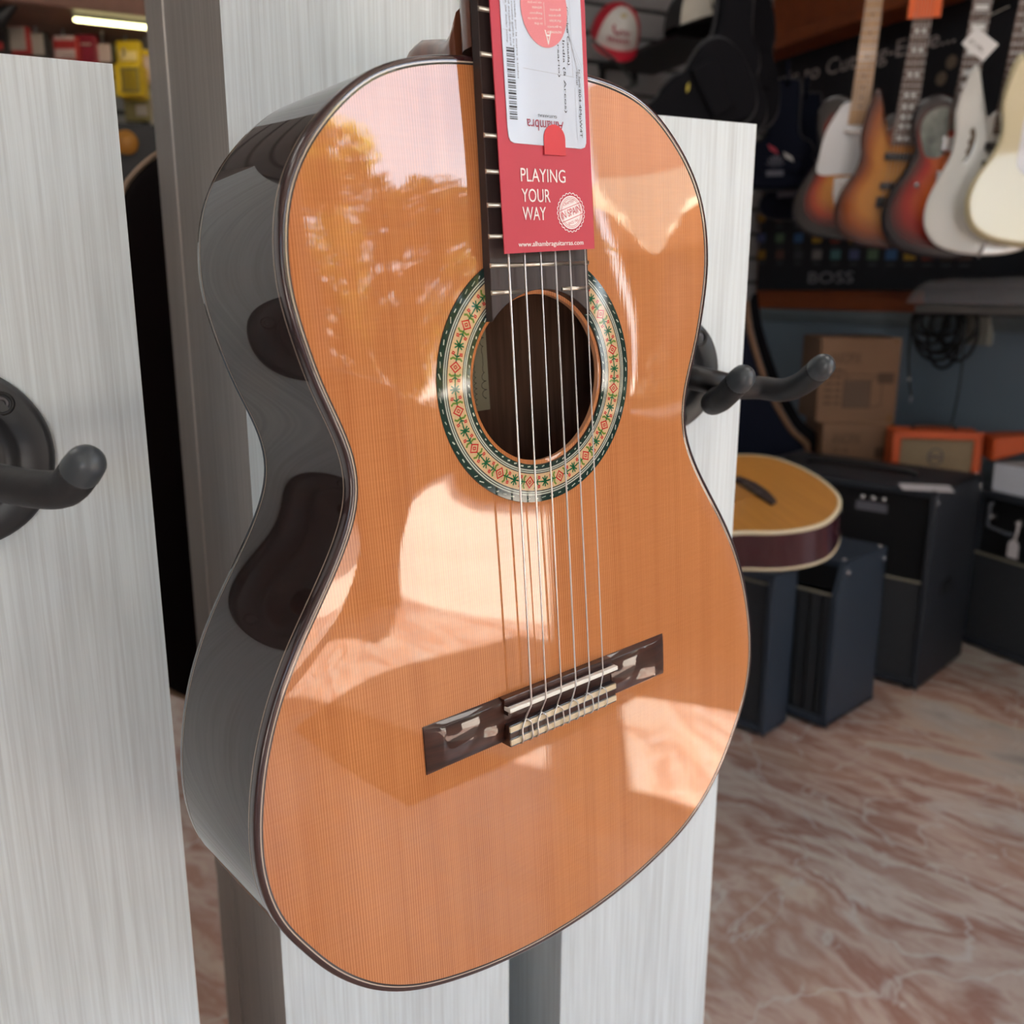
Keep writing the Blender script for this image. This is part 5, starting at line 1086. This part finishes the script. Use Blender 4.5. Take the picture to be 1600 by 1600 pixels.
for p, w_ in ((at(966, 34, 2.95), .05), ):
    hook(at(966, 34, 3.2), YB - at(966, 34, 3.2).y - .02, 'black hook behind the red and white cap')
pc = at(1095, 62, 3.22); q = MB(); q.box((pc.x - .13, pc.y - .05, pc.z - .012), (pc.x + .13, YB, pc.z)); q.box((pc.x - .125, YB - .02, pc.z - .06), (pc.x - .105, YB, pc.z)); q.box((pc.x + .02, YB - .02, pc.z - .06), (pc.x + .04, YB, pc.z))
tag(q.build('slatwall_shelf', BLACK, bevel=.002), 'small black slat-wall shelf under the black and off-white cap', 'shelf')
q = MB(); q.tube([at(925, 62, 2.95), at(958, 92, 3.05), at(995, 132, 3.2), Vector((at(997, 134, 3.22).x, YB, at(997, 134, 3.22).z))], .005, 0, 8); hk = q.build('display_rod', mat('rod_grey', (.06, .07, .07), .5)); tag(hk, 'thin dark rod slanting down across the brim of the red cap', 'rod')
# --- left: slat-wall goods seen over the left board
GRP = 'packets hanging on the slat wall above the left board'
def packet(u0, v0, u1, v1, Z, d, mats, label, name='packet', inset=None, rot=-25, cat='packet'):
    X, Y, w, h, base = pbox('', u0, v0, u1, v1, Z, d, math.radians(rot), None, None, None)
    a = thing(name, frame(base + X * w / 2, X, Y), label, cat, GRP if cat == 'packet' else None)
    q = MB(); q.box((-w / 2, 0, 0), (w / 2, d, h)); q.build('package', mats[0], a, bevel=min(w, h) * .08)
    for s_ in (inset or []):
        q = MB(); x0, z0, x1, z1, mi = s_; q.box((-w / 2 + w * x0, -.004, h * z0), (-w / 2 + w * x1, .002, h * z1)); q.build('printed_label', mats[mi], a, bevel=.002)
    return base, w, h, X
c = lambda n_, *k: mat(n_, k, .45, noise=.1)
BK_ = c('pk_black', .02, .018, .018); GY_ = c('pk_greige', .36, .32, .28); RD_ = c('pk_red', .38, .03, .03); BG_ = c('pk_burgundy', .22, .012, .03); YL_ = c('pk_yellow', .62, .42, .01); PK_ = c('pk_pale', .50, .38, .36); KH_ = c('pk_khaki', .16, .13, .04); OR_ = c('pk_amber', .35, .15, .02); YP_ = c('pk_yellow_pale', .80, .62, .28)
specs = [(-14, 40, 11, 82, [BK_, RD_], 'dark packet at the far left edge', [(.1, .1, .7, .4, 1)]),
 (10, 40, 44, 84, [RD_, GY_], 'pale grey packet with dark red edge, first from the left', [(.04, .12, .88, .95, 1)]),
 (43, 50, 73, 88, [BK_, GY_], 'pale grey packet with black edge, right of the red-edged one', [(.04, .05, .85, .95, 1)]),
 (82, 55, 121, 94, [RD_, PK_, BK_], 'red and white packet with a striped lower half', [(.08, .05, .9, .45, 1), (.4, .1, .9, .2, 2), (.1, .8, .9, .98, 1)]),
 (117, 53, 149, 99, [BG_, PK_], 'burgundy packet with a thin pale arc', [(.05, .62, .8, .68, 1)]),
 (150, 68, 176, 99, [BK_, PK_], 'narrow pale pink-grey packet just left of the yellow ones', [(.08, .05, .9, .98, 1)]),
 (181, 63, 219, 101, [YL_, YP_], 'upper yellow packet with a pale crescent', [(.15, .15, .85, .55, 1)]),
 (178, 98, 219, 150, [YL_, KH_], 'lower yellow box-shaped packet with a framed front', [(.30, .10, .97, .85, 1), (.34, .14, .93, .81, 0)]),
 (219, 78, 246, 128, [PK_, YL_], 'pale pink packet with a yellow top beside the tall column', [(0, .82, 1, 1, 1)]),
 (193, 146, 232, 190, [KH_, GY_], 'khaki packet hanging below the yellow box', [(.5, .2, .95, .6, 1)]),
 (218, 150, 250, 206, [GY_, BK_], 'crumpled grey packet beside the tall column', [(.1, .1, .5, .5, 1)])]
for i, (u0, v0, u1, v1, ms, lb, ins) in enumerate(specs):
    Zp = (3.22 if i != 7 else 3.18) / ray((u0 + u1) / 2, v1).y
    if i in (9, 10): Zp = 3.26 / ray((u0 + u1) / 2, v1).y
    base, w, h, X = packet(u0, v0, u1, v1, Zp, .03 if i != 7 else .07, ms, lb, inset=ins)
    ph_ = base + X * w / 2 + Vector((0, .045, h + .012))
    hook(Vector((ph_.x, 0, ph_.z)), YB - ph_.y + .02, 'steel slat-wall peg holding one of the packets', 'pegs holding the packets')
for u, v in ((92, 44), (125, 50), (158, 40), (192, 44), (160, 62)):
    p = on_y(u, v, 3.24); a = hook(p, YB - p.y, 'bare steel peg on the slat wall above the packets', 'bare pegs above the packets')
    q = MB(); q.tube([(0, -(YB - p.y) - .004, .03), (0, -(YB - p.y) - .001, .03)], .011, 0, 12); q.build('price_cap', mat('cap_pale', (.75, .68, .55), .4), a)
p = on_y(197, 222, 3.17); q = MB(); q.tube([(0, 0, 0), (0, .02, 0)], .034, 0, 28); tag(q.build('round_disc', OR_, T=Matrix.Translation(p)), 'small amber disc on the dark wall in the gap by the left board', 'disc')
# goods on the dark lower section in the gap
p = on_y(222, 205, 3.20); q = MB(); q.box((p.x - .25, p.y, .78), (p.x + .18, YB - .002, p.z + .02)); tag(q.build('dark_panel', mat('panel_dark', (.012, .012, .015), .5)), 'black cabinet against the slat wall, glimpsed in the gap by the left board', 'cabinet')
# shelf with the tube light
l0 = at(120, 12, 2.55); l1 = at(229, 28, 2.62); l1.z = l0.z = (l0.z + l1.z) / 2
ysh = 3.02; e0 = on_y(0, -4, ysh); e1 = on_y(228, 22, ysh)
q = MB(); zt_ = on_y(60, 8, ysh).z
q.box((XL + .4, ysh, zt_), (.62, YB, zt_ + .035)); q.box((XL + .4, ysh - .012, zt_ + .0), (.62, ysh, zt_ + .045)); tag(q.build('wall_shelf', mat('brown_shelf', (.16, .075, .05), .5, noise=.15), bevel=.002), 'brown shelf over the packets at the upper left', 'shelf')
lt0 = on_y(118, 14, ysh - .03); lt1 = on_y(300, 36, ysh + .10); zl = zt_ - .014
a = thing('tube_light', Matrix.Translation((lt0.x, ysh + .05, zl)), 'glowing pale yellow tube lamp under the brown shelf at the upper left', 'lamp')
q = MB(); q.tube([(0, 0, 0), (.62, 0, 0)], .0055, 0, 14, round_end=True); q.build('glowing_tube', mat('tube_glow', (1, .95, .5), .4, emit=(1, .93, .45, 5)), a)
q = MB(); q.box((-.01, -.012, .0095), (.63, .012, .0135)); q.build('fitting', BLACK, a)
for k, (x0, w, hh, m_, lb) in enumerate(((-.10, .13, .10, GY_, 'pale carton on the brown shelf, left'), (.10, .14, .12, c('pk_white', .42, .40, .40), 'white carton on the brown shelf, middle'), (.27, .12, .11, BK_, 'black carton on the brown shelf, beside the tall column'))):
    q = MB(); q.box((x0, ysh + .04, zt_ + .0355), (x0 + w, ysh + .22, zt_ + .035 + hh)); tag(q.build('shelf_box', m_, bevel=.003), lb, 'box', 'cartons on the brown shelf')
p = at(12, 22, 2.5); q = MB(); q.tube([at(-30, 38, 2.5), at(6, 30, 2.5)], [.03, .018], 0, 12); q.tube([at(2, 26, 2.5), at(22, 6, 2.5)], [.02, .012], 0, 12, round_end=True)
tag(q.build('desk_lamp_arm', BLACK), 'black lamp arm poking in at the upper left corner', 'lamp arm')

# ------------------------------------------------------------------ unseen ceiling lamps, added to fill the room with light
for k, (x, y) in enumerate(((-1.2, 1.6), (1.2, 1.9), (1.2, .2), (-1.2, -.6))):
    a = thing('fill_ceiling_light', Matrix.Translation((x, y, ZC)), 'square flush ceiling lamp added above the picture as fill light', 'lamp', 'fill lamps added on the shop ceiling')
    q = MB(); q.box((-.31, -.31, -.03), (.31, .31, -.001)); q.build('housing', mat('fill_lamp_housing', (.6, .6, .6), .5), a, bevel=.004)
    q = MB(); q.box((-.29, -.29, -.034), (.29, .29, -.0305)); q.build('diffuser', mat('fill_lamp_diffuser', (.9, .9, .9), .6, emit=(1, .97, .92, 4)), a)
print('objects', len(bpy.data.objects))
